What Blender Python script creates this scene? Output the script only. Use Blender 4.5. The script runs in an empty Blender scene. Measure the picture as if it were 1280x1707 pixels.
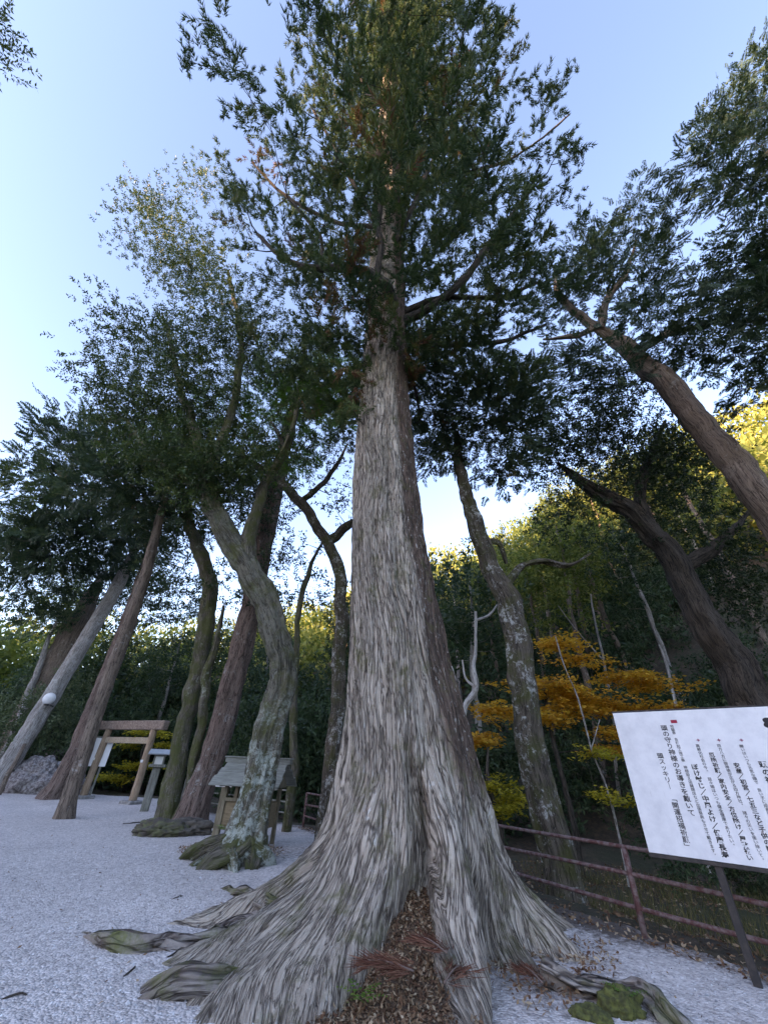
import bpy, math, random
import numpy as np
from mathutils import Matrix, Vector

# ------------------------------------------------------------------ camera
FPX, PITCH, ROLL, EYE = 640.0, math.radians(33.6), math.radians(2.4), 1.6
SC = bpy.context.scene
COL = SC.collection
_F = np.array([0, math.cos(PITCH), math.sin(PITCH)])
_R0 = np.array([1.0, 0, 0]); _U0 = np.array([0, -math.sin(PITCH), math.cos(PITCH)])
_R = math.cos(ROLL) * _R0 + math.sin(ROLL) * _U0
_U = -math.sin(ROLL) * _R0 + math.cos(ROLL) * _U0
CAM = np.array([0, 0, EYE])
cd = bpy.data.cameras.new('camera'); cam = bpy.data.objects.new('camera', cd); COL.objects.link(cam)
cd.sensor_fit = 'HORIZONTAL'; cd.sensor_width = 36.0; cd.lens = 36.0 * FPX / 1280.0
cd.clip_start = 0.05; cd.clip_end = 2000
cam.matrix_world = Matrix(((_R[0], _U[0], -_F[0], 0), (_R[1], _U[1], -_F[1], 0), (_R[2], _U[2], -_F[2], EYE), (0, 0, 0, 1)))
SC.camera = cam

# ------------------------------------------------------------------ sky, sun, exposure
SUN_AZ, SUN_EL = math.radians(-128), math.radians(7)
w = bpy.data.worlds.new('World'); SC.world = w; w.use_nodes = True
wn = w.node_tree.nodes; wl = w.node_tree.links
sky = wn.new('ShaderNodeTexSky'); sky.sky_type = 'NISHITA'; sky.sun_disc = False
sky.sun_elevation = SUN_EL; sky.sun_rotation = SUN_AZ
sky.air_density = 0.8; sky.dust_density = 0.5; sky.ozone_density = 2.7
wl.new(sky.outputs[0], wn['Background'].inputs[0]); wn['Background'].inputs[1].default_value = 0.15
sd = bpy.data.lights.new('sun', 'SUN'); so = bpy.data.objects.new('sun', sd); COL.objects.link(so)
sd.energy = 2.4; sd.angle = math.radians(0.6); sd.color = (1.0, 0.86, 0.66)
_sun = Vector((math.sin(SUN_AZ) * math.cos(SUN_EL), math.cos(SUN_AZ) * math.cos(SUN_EL), math.sin(SUN_EL)))
so.rotation_euler = (-_sun).to_track_quat('-Z', 'Y').to_euler(); so.location = (-60, 10, 60)
SC.view_settings.view_transform = 'Standard'; SC.view_settings.look = 'None'
SC.view_settings.gamma = 1.0; SC.view_settings.use_curve_mapping = False
SC.view_settings.exposure = 3.32
SC.view_settings.use_white_balance = True; SC.view_settings.white_balance_temperature = 9300; SC.view_settings.white_balance_tint = 32
SC.render.engine = 'CYCLES'
SC.cycles.max_bounces = 6; SC.cycles.diffuse_bounces = 3; SC.cycles.glossy_bounces = 2
SC.cycles.transmission_bounces = 3; SC.cycles.transparent_max_bounces = 4
SC.cycles.caustics_reflective = False; SC.cycles.caustics_refractive = False

# ------------------------------------------------------------------ geometry helpers
rng = np.random.default_rng(11)
def ray(px, py): return _R * (px - 640) / FPX - _U * (py - 853.5) / FPX + _F
def G(px, py, z=0.0):
    d = ray(px, py); return CAM + d * ((z - EYE) / d[2])
def PY(px, py, Y):
    d = ray(px, py); return CAM + d * (Y / d[1])
def PD(px, py, hd):
    d = ray(px, py); return CAM + d * (hd / math.hypot(d[0], d[1]))
def PZ(px, py, z): return G(px, py, z)
def depth(P): return float((np.asarray(P) - CAM) @ _F)
def unit(v):
    v = np.asarray(v, float); return v / (np.linalg.norm(v, axis=-1, keepdims=True) + 1e-12)
def sstep(x, a, b):
    t = np.clip((x - a) / (b - a), 0, 1); return t * t * (3 - 2 * t)
def _h(ix, iy, iz, seed):
    n = (ix * 374761393 + iy * 668265263 + iz * 2147483647 + seed * 1274126177) & 0xFFFFFFFF
    n = ((n ^ (n >> 13)) * 1274126177) & 0xFFFFFFFF
    n = ((n ^ (n >> 15)) * 2246822519) & 0xFFFFFFFF
    return ((n ^ (n >> 16)) & 0xFFFF) / 65535.0
def vnoise(P, seed=0):
    P = np.asarray(P, float); I = np.floor(P).astype(np.int64); f = P - I; f = f * f * (3 - 2 * f)
    x, y, z = I[..., 0], I[..., 1], I[..., 2]; fx, fy, fz = f[..., 0], f[..., 1], f[..., 2]
    r = 0
    for a in (0, 1):
        for b in (0, 1):
            for c in (0, 1):
                r = r + _h(x + a, y + b, z + c, seed) * (fx if a else 1 - fx) * (fy if b else 1 - fy) * (fz if c else 1 - fz)
    return r * 2 - 1
def fbm(P, seed=0, oct=3, gain=.5):
    s = 0; a = 1.0; P = np.asarray(P, float)
    for i in range(oct):
        s = s + a * vnoise(P, seed + i * 7); P = P * 2.03; a *= gain
    return s

def mk(name, V, Fc, mat=None, parent=None, smooth=False, uv=None, tint=None, extra=None, kind=None):
    V = np.ascontiguousarray(V, np.float32); Fc = np.ascontiguousarray(Fc, np.int32)
    me = bpy.data.meshes.new(name); k = Fc.shape[1]; n = len(Fc)
    me.vertices.add(len(V)); me.vertices.foreach_set('co', V.ravel())
    me.loops.add(n * k); me.loops.foreach_set('vertex_index', Fc.ravel())
    me.polygons.add(n); me.polygons.foreach_set('loop_start', np.arange(0, n * k, k, dtype=np.int32))
    me.polygons.foreach_set('use_smooth', np.full(n, smooth, bool))
    if uv is not None:
        l = me.uv_layers.new(name='UVMap'); l.data.foreach_set('uv', np.ascontiguousarray(uv, np.float32)[Fc.ravel()].ravel())
    if tint is not None:
        a = me.attributes.new('tint', 'FLOAT', 'POINT'); a.data.foreach_set('value', np.ascontiguousarray(tint, np.float32))
    if extra:
        for kk, vv in extra.items():
            a = me.attributes.new(kk, 'FLOAT', 'POINT'); a.data.foreach_set('value', np.ascontiguousarray(vv, np.float32))
    me.update(calc_edges=True); me.validate()
    if mat is not None: me.materials.append(mat)
    o = bpy.data.objects.new(name, me); COL.objects.link(o)
    if parent is not None: o.parent = parent
    if kind: o['kind'] = kind
    return o
def thing(name, label, cat, group=None, loc=(0, 0, 0), rz=0.0):
    o = bpy.data.objects.new(name, None); COL.objects.link(o); o.location = [float(c) for c in loc]; o.rotation_euler = (0, 0, rz)
    o.empty_display_size = .2; o['label'] = label; o['category'] = cat
    if group: o['group'] = group
    return o
def tag(o, label, cat, group=None):
    o['label'] = label; o['category'] = cat
    if group: o['group'] = group
    return o
def copy_tree(o, parent=None):
    c = o.copy(); COL.objects.link(c); c.parent = parent
    for ch in list(o.children): copy_tree(ch, c)
    return c
class MB:
    """collects boxes / prisms / tubes into one mesh of quads (+tris as degenerate-free lists)"""
    def __init__(s): s.v = []; s.f = []; s.n = 0
    def add(s, V, F):
        V = np.asarray(V, float); s.v.append(V); s.f += [tuple(int(i) + s.n for i in q) for q in F]; s.n += len(V); return s
    def box(s, c, h, M=None, bev=0.0):
        """chamfered box centre c, half sizes h"""
        h = np.asarray(h, float); b = min(bev, h.min() * .45) if bev else 0
        if not b:
            V = np.array([[x, y, z] for x in (-1, 1) for y in (-1, 1) for z in (-1, 1)], float) * h
            F = [(0, 1, 3, 2), (4, 6, 7, 5), (0, 4, 5, 1), (2, 3, 7, 6), (0, 2, 6, 4), (1, 5, 7, 3)]
        else:
            V = []; idx = {}
            for x in (-1, 1):
                for y in (-1, 1):
                    for z in (-1, 1):
                        for ax in range(3):
                            p = np.array([x, y, z], float) * (h - b); p[ax] += (x, y, z)[ax] * b
                            idx[(x, y, z, ax)] = len(V); V.append(p)
            F = []
            for ax in range(3):
                o = [i for i in range(3) if i != ax]
                for sg in (-1, 1):
                    q = []
                    for (a1, b1) in ((-1, -1), (1, -1), (1, 1), (-1, 1)):
                        k = [0, 0, 0]; k[ax] = sg; k[o[0]] = a1; k[o[1]] = b1; q.append(idx[(*k, ax)])
                    flip = (sg > 0) != (ax == 1)
                    F.append(tuple(q) if flip else tuple(q[::-1]))
            for ax in range(3):
                o = [i for i in range(3) if i != ax]
                for a1 in (-1, 1):
                    for b1 in (-1, 1):
                        k0 = [0, 0, 0]; k1 = [0, 0, 0]; k0[ax] = -1; k1[ax] = 1
                        k0[o[0]] = k1[o[0]] = a1; k0[o[1]] = k1[o[1]] = b1
                        F.append((idx[(*k0, o[0])], idx[(*k1, o[0])], idx[(*k1, o[1])], idx[(*k0, o[1])]))
            for x in (-1, 1):
                for y in (-1, 1):
                    for z in (-1, 1): F.append(tuple(idx[(x, y, z, a)] for a in range(3)))
            V = np.array(V)
        if M is not None: V = V @ np.asarray(M, float).T
        return s.add(V + np.asarray(c, float), F)
    def tube(s, pts, rad, n=10, caps=True):
        V, Fq, _ = tube(np.asarray(pts, float), np.asarray(rad, float), n, seam=False)
        F = [tuple(q) for q in Fq]
        if caps:
            k = len(pts); F.append(tuple(range(n))[::-1]); F.append(tuple((k - 1) * n + i for i in range(n)))
        return s.add(V, F)
    def build(s, name, mat, parent=None, smooth=False):
        me = bpy.data.meshes.new(name); me.from_pydata(np.concatenate(s.v).tolist(), [], s.f); me.update()
        import bmesh
        bm = bmesh.new(); bm.from_mesh(me); bmesh.ops.recalc_face_normals(bm, faces=bm.faces); bm.to_mesh(me); bm.free()
        if smooth:
            me.polygons.foreach_set('use_smooth', np.ones(len(me.polygons), bool))
        me.materials.append(mat)
        o = bpy.data.objects.new(name, me); COL.objects.link(o)
        if parent is not None: o.parent = parent
        return o
def rotz(a):
    c, s_ = math.cos(a), math.sin(a); return np.array([[c, -s_, 0], [s_, c, 0], [0, 0, 1.0]])
def catmull(P, R, n):
    """resample polyline P (k,3) with radii R to n points, uniform in chord length"""
    P = np.asarray(P, float); R = np.asarray(R, float); k = len(P)
    t = np.concatenate([[0], np.cumsum(np.linalg.norm(np.diff(P, axis=0), axis=1) + 1e-9)])
    A = np.vstack([2 * P[0] - P[1], P, 2 * P[-1] - P[-2]])
    s = np.linspace(0, t[-1], n); i = np.clip(np.searchsorted(t, s, side='right') - 1, 0, k - 2)
    u = ((s - t[i]) / (t[i + 1] - t[i]))[:, None]
    p0, p1, p2, p3 = A[i], A[i + 1], A[i + 2], A[i + 3]
    Q = .5 * ((2 * p1) + (-p0 + p2) * u + (2 * p0 - 5 * p1 + 4 * p2 - p3) * u ** 2 + (-p0 + 3 * p1 - 3 * p2 + p3) * u ** 3)
    return Q, np.interp(s, t, R)
def tube(P, R, n, seam=True):
    P = np.asarray(P, float); k = len(P); T = unit(np.gradient(P, axis=0))
    a = np.array([0, 0, 1.0]) if abs(T[0, 2]) < .9 else np.array([1.0, 0, 0])
    N = np.zeros_like(P); N[0] = unit(np.cross(T[0], a))
    for i in range(1, k):
        v = N[i - 1] - T[i] * (N[i - 1] @ T[i]); N[i] = unit(v)
    B = np.cross(T, N); m = n + 1 if seam else n
    th = np.linspace(0, 2 * math.pi, n + 1)[:m]
    V = P[:, None] + R[:, None, None] * (np.cos(th)[None, :, None] * N[:, None] + np.sin(th)[None, :, None] * B[:, None])
    i, j = np.meshgrid(np.arange(k - 1), np.arange(n), indexing='ij'); j2 = (j + 1) if seam else (j + 1) % n
    Fq = np.stack([i * m + j, i * m + j2, (i + 1) * m + j2, (i + 1) * m + j], -1).reshape(-1, 4)
    L = np.concatenate([[0], np.cumsum(np.linalg.norm(np.diff(P, axis=0), axis=1))])
    uv = np.stack([np.broadcast_to(th[None] * max(R.mean(), .01), (k, m)), np.broadcast_to(L[:, None], (k, m))], -1).reshape(-1, 2)
    return V.reshape(-1, 3), Fq, uv
def barktube(P, R, n, rows, amp=.02, seed=0, flute=0.0, nlobe=5, wob=.55):
    """trunk: resampled tube with lumps, stretched bark ridges and a fluted foot"""
    Q, r = catmull(P, R, rows); wq = np.linspace(0, 1, rows); Ls = np.linalg.norm(np.diff(Q, axis=0), axis=1).sum()
    wb = np.stack([fbm(np.stack([wq * Ls * 1.1 + 10 * k_, 0 * wq, 0 * wq], -1), seed + 90 + k_, 3) for k_ in range(3)], -1) * np.minimum(r, .12)[:, None] * wob * np.clip(wq * 6, 0, 1)[:, None]
    Q = Q + wb; V, Fq, uv = tube(Q, r, n); m = n + 1
    V = V.reshape(rows, m, 3); D = V - Q[:, None]; U = unit(D)
    L = uv.reshape(rows, m, 2)[..., 1]; th = np.linspace(0, 2 * math.pi, m)[None]
    s3 = np.stack([np.cos(th) * 2.2 + 0 * L, np.sin(th) * 2.2 + 0 * L, L * .9], -1)
    d = fbm(s3, seed, 3) * amp * 1.6
    s4 = np.stack([np.cos(th) * 7 + 0 * L, np.sin(th) * 7 + 0 * L, L * 2.2], -1)
    d += (1 - 2 * np.abs(fbm(s4, seed + 3, 2))) * amp * .55
    if flute:
        ph = seed * 1.7
        lob = np.maximum(0, np.cos(nlobe * .5 * (th + ph) + .8 * np.sin(th * 2 + seed))) ** 1.5
        d += flute * lob * np.exp(-L / .45)
    V = V + U * d[..., None]
    return V.reshape(-1, 3), Fq, uv
def merge(parts):
    Vs, Fs, Us, n = [], [], [], 0
    for V, F, u in parts:
        Vs.append(V); Fs.append(F + n); Us.append(u); n += len(V)
    return np.concatenate(Vs), np.concatenate(Fs), np.concatenate(Us)

# ------------------------------------------------------------------ materials
def M(name):
    m = bpy.data.materials.new(name); m.use_nodes = True; nt = m.node_tree; b = nt.nodes['Principled BSDF']
    def N(t, **k):
        n = nt.nodes.new('ShaderNode' + t)
        for a, v in k.items(): setattr(n, a, v)
        return n
    return m, nt, b, N, nt.links.new
def ramp(n, stops):
    e = n.color_ramp.elements
    while len(e) < len(stops): e.new(.5)
    for i, (p, c) in enumerate(stops): e[i].position = p; e[i].color = (*c, 1) if len(c) == 3 else c
def noise(N, L, vec, scale, detail=4, rough=.55, dist=0.0):
    n = N('TexNoise'); n.inputs['Scale'].default_value = scale; n.inputs['Detail'].default_value = detail
    n.inputs['Roughness'].default_value = rough; n.inputs['Distortion'].default_value = dist; L(vec, n.inputs['Vector']); return n
def mapping(N, L, src, sc):
    m = N('Mapping'); m.inputs['Scale'].default_value = sc; L(src, m.inputs['Vector']); return m.outputs[0]
def mix(N, L, fac, a, b, mode='MIX'):
    n = N('Mix', data_type='RGBA', blend_type=mode)
    for sock, v in ((n.inputs[0], fac), (n.inputs[6], a), (n.inputs[7], b)):
        if hasattr(v, 'is_linked'): L(v, sock)
        else: sock.default_value = v if isinstance(v, float) else (*v, 1)
    return n.outputs[2]
def rampn(N, L, src, stops, interp='LINEAR'):
    r = N('ValToRGB'); r.color_ramp.interpolation = interp; ramp(r, stops); L(src, r.inputs[0]); return r.outputs[0]
def lich_low(N, L, geo, fac, h):
    sp = N('SeparateXYZ'); L(geo.outputs['Position'], sp.inputs[0]); mr = N('MapRange'); mr.inputs[1].default_value = h * .6; mr.inputs[2].default_value = h * 1.4; mr.inputs[3].default_value = 1.0; mr.inputs[4].default_value = .12; L(sp.outputs[2], mr.inputs[0])
    mu = N('Math', operation='MULTIPLY'); L(fac, mu.inputs[0]); L(mr.outputs[0], mu.inputs[1]); return mu.outputs[0]
def bark(name, light, mid, dark, fx=18, fy=2.0, moss=None, mossamt=.5, lichen=None, lichamt=.5, red=None, bump=.6, lscale=5.0, lichz=None, crack=9.0, flank=None, fleck=None, dual=False):
    m, nt, b, N, L = M(name); tc = N('TexCoord'); geo = N('NewGeometry'); low = N('Attribute', attribute_name='low') if dual else None
    def nz(sx, sy, det, rough, dist):
        """bark-aligned noise; where the foot spreads out (dual) a finer grain takes over"""
        a = noise(N, L, mapping(N, L, tc.outputs['UV'], (sx, sy, 1)), 1.0, det, rough, dist).outputs[0]
        if not dual: return a
        a2 = noise(N, L, mapping(N, L, tc.outputs['UV'], (sx * 3.0, sy * 1.25, 1)), 1.0, det, rough, dist).outputs[0]
        mx = N('Mix', data_type='FLOAT'); L(low.outputs['Fac'], mx.inputs[0]); L(a, mx.inputs[2]); L(a2, mx.inputs[3]); return mx.outputs[0]
    n1 = nz(fx, fy, 9, .72, .5); n2 = nz(fx * 2.7, fy * 1.7, 6, .7, .6)
    c = rampn(N, L, n1, [(.27, dark), (.40, mid), (.60, light), (.78, mid)])
    c = mix(N, L, rampn(N, L, n2, [(.42, (0, 0, 0)), (.66, (.75, .75, .75))]), c, light)
    c = mix(N, L, rampn(N, L, n2, [(.22, (.6, .6, .6)), (.35, (0, 0, 0))]), c, dark)
    nv = noise(N, L, mapping(N, L, tc.outputs['UV'], (2.2, .5, 1)), 1.0, 6, .65).outputs[0]
    c = mix(N, L, rampn(N, L, nv, [(.45, (0, 0, 0)), (.68, (.6, .6, .6))]), c, mid)
    hsum = []
    if flank:
        fa = N('Attribute', attribute_name='flank'); nf = noise(N, L, mapping(N, L, tc.outputs['UV'], (5, .6, 1)), 1.0, 6, .7); ad = N('Math', operation='ADD'); L(fa.outputs['Fac'], ad.inputs[0]); L(nf.outputs[0], ad.inputs[1])
        fm = rampn(N, L, ad.outputs[0], [(.66, (0, 0, 0)), (1.08, (.85, .85, .85))]); c = mix(N, L, fm, c, mix(N, L, n2, flank, tuple(q * .45 for q in flank)))
    if fleck:
        nq = nz(46, 9, 3, .6, .4); nq2 = noise(N, L, mapping(N, L, tc.outputs['UV'], (3, .8, 1)), 1.0, 4, .6)
        aq = N('Math', operation='MULTIPLY_ADD'); L(nq2.outputs[0], aq.inputs[0]); aq.inputs[1].default_value = .35; L(nq, aq.inputs[2])
        c = mix(N, L, rampn(N, L, aq.outputs[0], [(.78, (0, 0, 0)), (.84, (.95, .95, .95))]), c, fleck)
    if crack:
        for (cx, cy, wdt) in ((crack, .55, .022), (crack * 2.1, 1.6, .030)):
            nk = nz(cx, cy, 3, .6, .35); sb_ = N('Math', operation='SUBTRACT'); L(nk, sb_.inputs[0]); sb_.inputs[1].default_value = .5
            ab = N('Math', operation='ABSOLUTE'); L(sb_.outputs[0], ab.inputs[0]); c = mix(N, L, rampn(N, L, ab.outputs[0], [(wdt * .3, (.75, .75, .75)), (wdt, (0, 0, 0))]), c, dark); hsum.append(rampn(N, L, ab.outputs[0], [(0, (0, 0, 0)), (wdt * 1.6, (1, 1, 1))]))
    if red:
        nr = noise(N, L, mapping(N, L, tc.outputs['UV'], (1.6, .45, 1)), 1.0, 5, .7)
        c = mix(N, L, rampn(N, L, nr.outputs[0], [(.5, (0, 0, 0)), (.66, (.75, .75, .75))]), c, red)
    if moss:
        nm = noise(N, L, geo.outputs['Position'], 2.3, 8, .72)
        c = mix(N, L, rampn(N, L, nm.outputs[0], [(.62 - .3 * mossamt, (0, 0, 0)), (.78 - .3 * mossamt, (.85, .85, .85))]), c, moss)
    if lichen:
        nl = noise(N, L, geo.outputs['Position'], lscale, 9, .8, .6); nl2 = noise(N, L, geo.outputs['Position'], lscale * .22, 4, .6)
        av = N('Math', operation='MULTIPLY_ADD'); L(nl2.outputs[0], av.inputs[0]); av.inputs[1].default_value = .6; L(nl.outputs[0], av.inputs[2])
        fac = rampn(N, L, av.outputs[0], [(.94 - .25 * lichamt, (0, 0, 0)), (1.04 - .25 * lichamt, (.85, .85, .85))])
        c = mix(N, L, fac if lichz is None else lich_low(N, L, geo, fac, lichz), c, lichen)
    L(c, b.inputs['Base Color']); b.inputs['Roughness'].default_value = .9; b.inputs['Specular IOR Level'].default_value = .2
    bp = N('Bump'); bp.inputs['Strength'].default_value = bump; bp.inputs['Distance'].default_value = .03
    mx = N('Math', operation='ADD'); L(n1, mx.inputs[0]); L(n2, mx.inputs[1]); hh = mx.outputs[0]
    for q in hsum:
        a2 = N('Math', operation='ADD'); L(hh, a2.inputs[0]); L(q, a2.inputs[1]); hh = a2.outputs[0]
    L(hh, bp.inputs['Height']); L(bp.outputs[0], b.inputs['Normal']); return m
def leafmat(name, stops, trans=.35, rough=.5, tcol=(1.25, 1.3, .7)):
    m, nt, b, N, L = M(name); at = N('Attribute', attribute_name='tint')
    c = rampn(N, L, at.outputs['Fac'], stops); L(c, b.inputs['Base Color'])
    b.inputs['Roughness'].default_value = rough; b.inputs['Specular IOR Level'].default_value = .18
    t = N('BsdfTranslucent'); L(mix(N, L, 1.0, c, tcol, 'MULTIPLY'), t.inputs[0])
    ms = N('MixShader'); ms.inputs[0].default_value = trans; L(b.outputs[0], ms.inputs[1]); L(t.outputs[0], ms.inputs[2])
    L(ms.outputs[0], nt.nodes['Material Output'].inputs[0]); return m
def wood(name, a, c2, dark, scale=(30, 30, 2), bump=.25):
    m, nt, b, N, L = M(name); tc = N('TexCoord'); v = mapping(N, L, tc.outputs['Object'], scale)
    n = noise(N, L, v, 1.0, 6, .65, .5); c = rampn(N, L, n.outputs[0], [(.28, dark), (.5, a), (.72, c2)])
    n2 = noise(N, L, tc.outputs['Object'], 2.5, 5, .6); c = mix(N, L, rampn(N, L, n2.outputs[0], [(.45, (0, 0, 0)), (.75, (.5, .5, .5))]), c, dark)
    L(c, b.inputs['Base Color']); b.inputs['Roughness'].default_value = .8; b.inputs['Specular IOR Level'].default_value = .25
    bp = N('Bump'); bp.inputs['Strength'].default_value = bump; bp.inputs['Distance'].default_value = .01
    L(n.outputs[0], bp.inputs['Height']); L(bp.outputs[0], b.inputs['Normal']); return m
def plain(name, col, rough=.6, var=.0, scale=8, metal=0.0, col2=None, spec=.4):
    m, nt, b, N, L = M(name); b.inputs['Roughness'].default_value = rough; b.inputs['Metallic'].default_value = metal
    b.inputs['Specular IOR Level'].default_value = spec
    if col2 is None: b.inputs['Base Color'].default_value = (*col, 1)
    else:
        tc = N('TexCoord'); n = noise(N, L, tc.outputs['Object'], scale, 6, .65)
        L(rampn(N, L, n.outputs[0], [(.42, col), (.6, col2)]), b.inputs['Base Color'])
        bp = N('Bump'); bp.inputs['Strength'].default_value = .3; bp.inputs['Distance'].default_value = .01
        L(n.outputs[0], bp.inputs['Height']); L(bp.outputs[0], b.inputs['Normal'])
    return m

def gravel_material():
    m, nt, b, N, L = M('gravel'); geo = N('NewGeometry'); P = geo.outputs['Position']
    vo = N('TexVoronoi'); vo.inputs['Scale'].default_value = 44; L(P, vo.inputs['Vector'])
    vo2 = N('TexVoronoi'); vo2.inputs['Scale'].default_value = 19; L(P, vo2.inputs['Vector'])
    sep = N('SeparateColor'); L(vo.outputs['Color'], sep.inputs[0])
    c = rampn(N, L, sep.outputs[0], [(0, (.28, .245, .23)), (.35, (.54, .48, .45)), (.75, (.66, .595, .56)), (.93, (.76, .70, .67)), (1, (.82, .80, .79))])
    sep2 = N('SeparateColor'); L(vo2.outputs['Color'], sep2.inputs[0])
    c = mix(N, L, .4, c, rampn(N, L, sep2.outputs[1], [(0, (.33, .305, .295)), (.6, (.58, .53, .51)), (1, (.76, .71, .69))]))
    nb = noise(N, L, P, .55, 6, .6); c = mix(N, L, .55, c, rampn(N, L, nb.outputs[0], [(.3, (.78, .78, .79)), (.7, (1.1, 1.1, 1.1))]), 'MULTIPLY')
    at = N('Attribute', attribute_name='soil'); nd = noise(N, L, P, 9, 8, .75)
    ad = N('Math', operation='MULTIPLY_ADD'); L(at.outputs['Fac'], ad.inputs[0]); ad.inputs[1].default_value = 1.0; L(nd.outputs[0], ad.inputs[2])
    c = mix(N, L, rampn(N, L, ad.outputs[0], [(.78, (0, 0, 0)), (1.15, (.9, .9, .9))]), c, (.085, .06, .048))
    L(c, b.inputs['Base Color']); b.inputs['Roughness'].default_value = .85; b.inputs['Specular IOR Level'].default_value = .3
    bp = N('Bump'); bp.inputs['Strength'].default_value = .9; bp.inputs['Distance'].default_value = .018; bp.invert = True
    L(vo.outputs['Distance'], bp.inputs['Height']); L(bp.outputs[0], b.inputs['Normal']); return m
def floor_material():
    m, nt, b, N, L = M('forest_floor'); geo = N('NewGeometry'); P = geo.outputs['Position']
    n = noise(N, L, P, 6, 10, .72); n2 = noise(N, L, P, .5, 5, .6)
    c = rampn(N, L, n.outputs[0], [(.3, (.018, .014, .01)), (.5, (.06, .042, .028)), (.68, (.12, .08, .05))])
    c = mix(N, L, rampn(N, L, n2.outputs[0], [(.45, (0, 0, 0)), (.65, (.8, .8, .8))]), c, (.035, .045, .018))
    L(c, b.inputs['Base Color']); b.inputs['Roughness'].default_value = .95
    bp = N('Bump'); bp.inputs['Strength'].default_value = .8; bp.inputs['Distance'].default_value = .06
    L(n.outputs[0], bp.inputs['Height']); L(bp.outputs[0], b.inputs['Normal']); return m

MAT_GRAVEL = gravel_material(); MAT_FLOOR = floor_material()
MAT_CEDAR = bark('cedar_bark', (.64, .545, .45), (.39, .305, .24), (.085, .062, .05), 34, 3.0, moss=(.16, .155, .06), mossamt=.3, bump=1.0, crack=9.0, flank=(.20, .105, .075), fleck=(.66, .61, .55), dual=True)
MAT_ROOT = bark('root_bark', (.38, .33, .29), (.21, .16, .135), (.06, .042, .036), 16, 3.0, moss=(.13, .14, .045), mossamt=.5, red=(.20, .12, .10), bump=.8)
MAT_BARK_RED = bark('bark_red_brown', (.26, .19, .16), (.14, .085, .068), (.035, .022, .018), 20, 2.2, lichen=(.36, .36, .34), lichamt=.12)
MAT_BARK_GREY = bark('bark_pale_grey', (.48, .45, .42), (.30, .27, .245), (.12, .10, .09), 12, 3.5, lichen=(.5, .5, .48), lichamt=.3)
MAT_BARK_DARK = bark('bark_dark', (.115, .095, .078), (.055, .045, .037), (.018, .015, .013), 16, 2.5)
MAT_BARK_BROWN = bark('bark_brown', (.30, .23, .18), (.17, .12, .095), (.05, .036, .03), 18, 2.0, lichen=(.4, .38, .35), lichamt=.1)
MAT_BARK_MOSS = bark('bark_mossy', (.20, .17, .14), (.10, .085, .065), (.03, .026, .02), 14, 2.6, moss=(.085, .095, .03), mossamt=.7, lichen=(.36, .39, .33), lichamt=.15)
MAT_BARK_LICH = bark('bark_lichen', (.20, .18, .14), (.105, .095, .07), (.035, .03, .024), 12, 3.0, moss=(.085, .09, .03), mossamt=.55, lichen=(.40, .45, .40), lichamt=.60, lscale=9, lichz=2.6)
MAT_BARK_SPOT = bark('bark_spotted', (.16, .125, .095), (.085, .065, .05), (.025, .02, .016), 15, 2.6, moss=(.075, .075, .025), mossamt=.55, lichen=(.50, .49, .45), lichamt=.34, lscale=12)
MAT_DEAD = bark('dead_wood', (.62, .60, .57), (.45, .42, .39), (.2, .18, .16), 10, 3)
MAT_L_CEDAR = leafmat('cedar_needles', [(0, (0.034, 0.072, 0.036)), (.45, (0.062, 0.106, 0.041)), (.8, (0.114, 0.138, 0.048)), (.93, (0.156, 0.144, 0.054)), (1, (0.192, 0.084, 0.054))], .22, .55)
MAT_L_BROAD = leafmat('oak_leaves', [(0, (0.030, 0.057, 0.027)), (.5, (0.057, 0.095, 0.035)), (.85, (0.101, 0.128, 0.043)), (1, (0.216, 0.189, 0.054))], .25, .42)
MAT_L_FRESH = leafmat('fresh_leaves', [(0, (0.052, 0.127, 0.025)), (.6, (0.098, 0.207, 0.040)), (1, (0.161, 0.253, 0.057))], .35, .5)
MAT_L_CON = leafmat('conifer_needles', [(0, (0.024, 0.051, 0.032)), (.5, (0.046, 0.081, 0.046)), (.9, (0.081, 0.111, 0.054)), (1, (0.176, 0.121, 0.068))], .2, .55)
MAT_L_DARK = leafmat('dark_leaves', [(0, (0.022, 0.041, 0.022)), (.6, (0.049, 0.078, 0.035)), (1, (0.095, 0.115, 0.041))], .25, .4)  # deep green of the darker-leaved trees
MAT_L_SHRUB = leafmat('shrub_leaves', [(0, (0.027, 0.056, 0.033)), (.6, (0.056, 0.098, 0.050)), (1, (0.106, 0.138, 0.069))], .25, .45)
MAT_L_PALE = leafmat('pale_shrub_leaves', [(0, (.06, .095, .055)), (.6, (.11, .15, .085)), (1, (.17, .20, .12))], .3, .5)
MAT_L_MAPLE = leafmat('maple_leaves', [(0, (.50, .24, .035)), (.5, (.68, .36, .055)), (1, (.76, .50, .08))], .5, .6, (1.1, 1.05, .8))
MAT_L_MAPLEY = leafmat('maple_yellow_leaves', [(0, (.26, .24, .035)), (.5, (.46, .40, .055)), (1, (.64, .50, .07))], .5, .6, (1.1, 1.1, .8))
MAT_L_HILL = leafmat('sun_tinted_leaves', [(0, (.07, .10, .03)), (.35, (.13, .17, .045)), (.75, (.22, .24, .065)), (1, (.36, .31, .09))], .3, .6)  # lightened and yellowed so shaded crowns look sunlit too
MAT_LITTER = leafmat('leaf_litter', [(0, (.10, .045, .028)), (.5, (.24, .13, .075)), (.8, (.36, .24, .15)), (1, (.50, .38, .26))], .1, .8, (1, 1, 1))
MAT_FROND = leafmat('dead_cedar_spray', [(0, (.10, .035, .024)), (.6, (.18, .07, .045)), (1, (.27, .13, .085))], .1, .8, (1, 1, 1))

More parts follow.
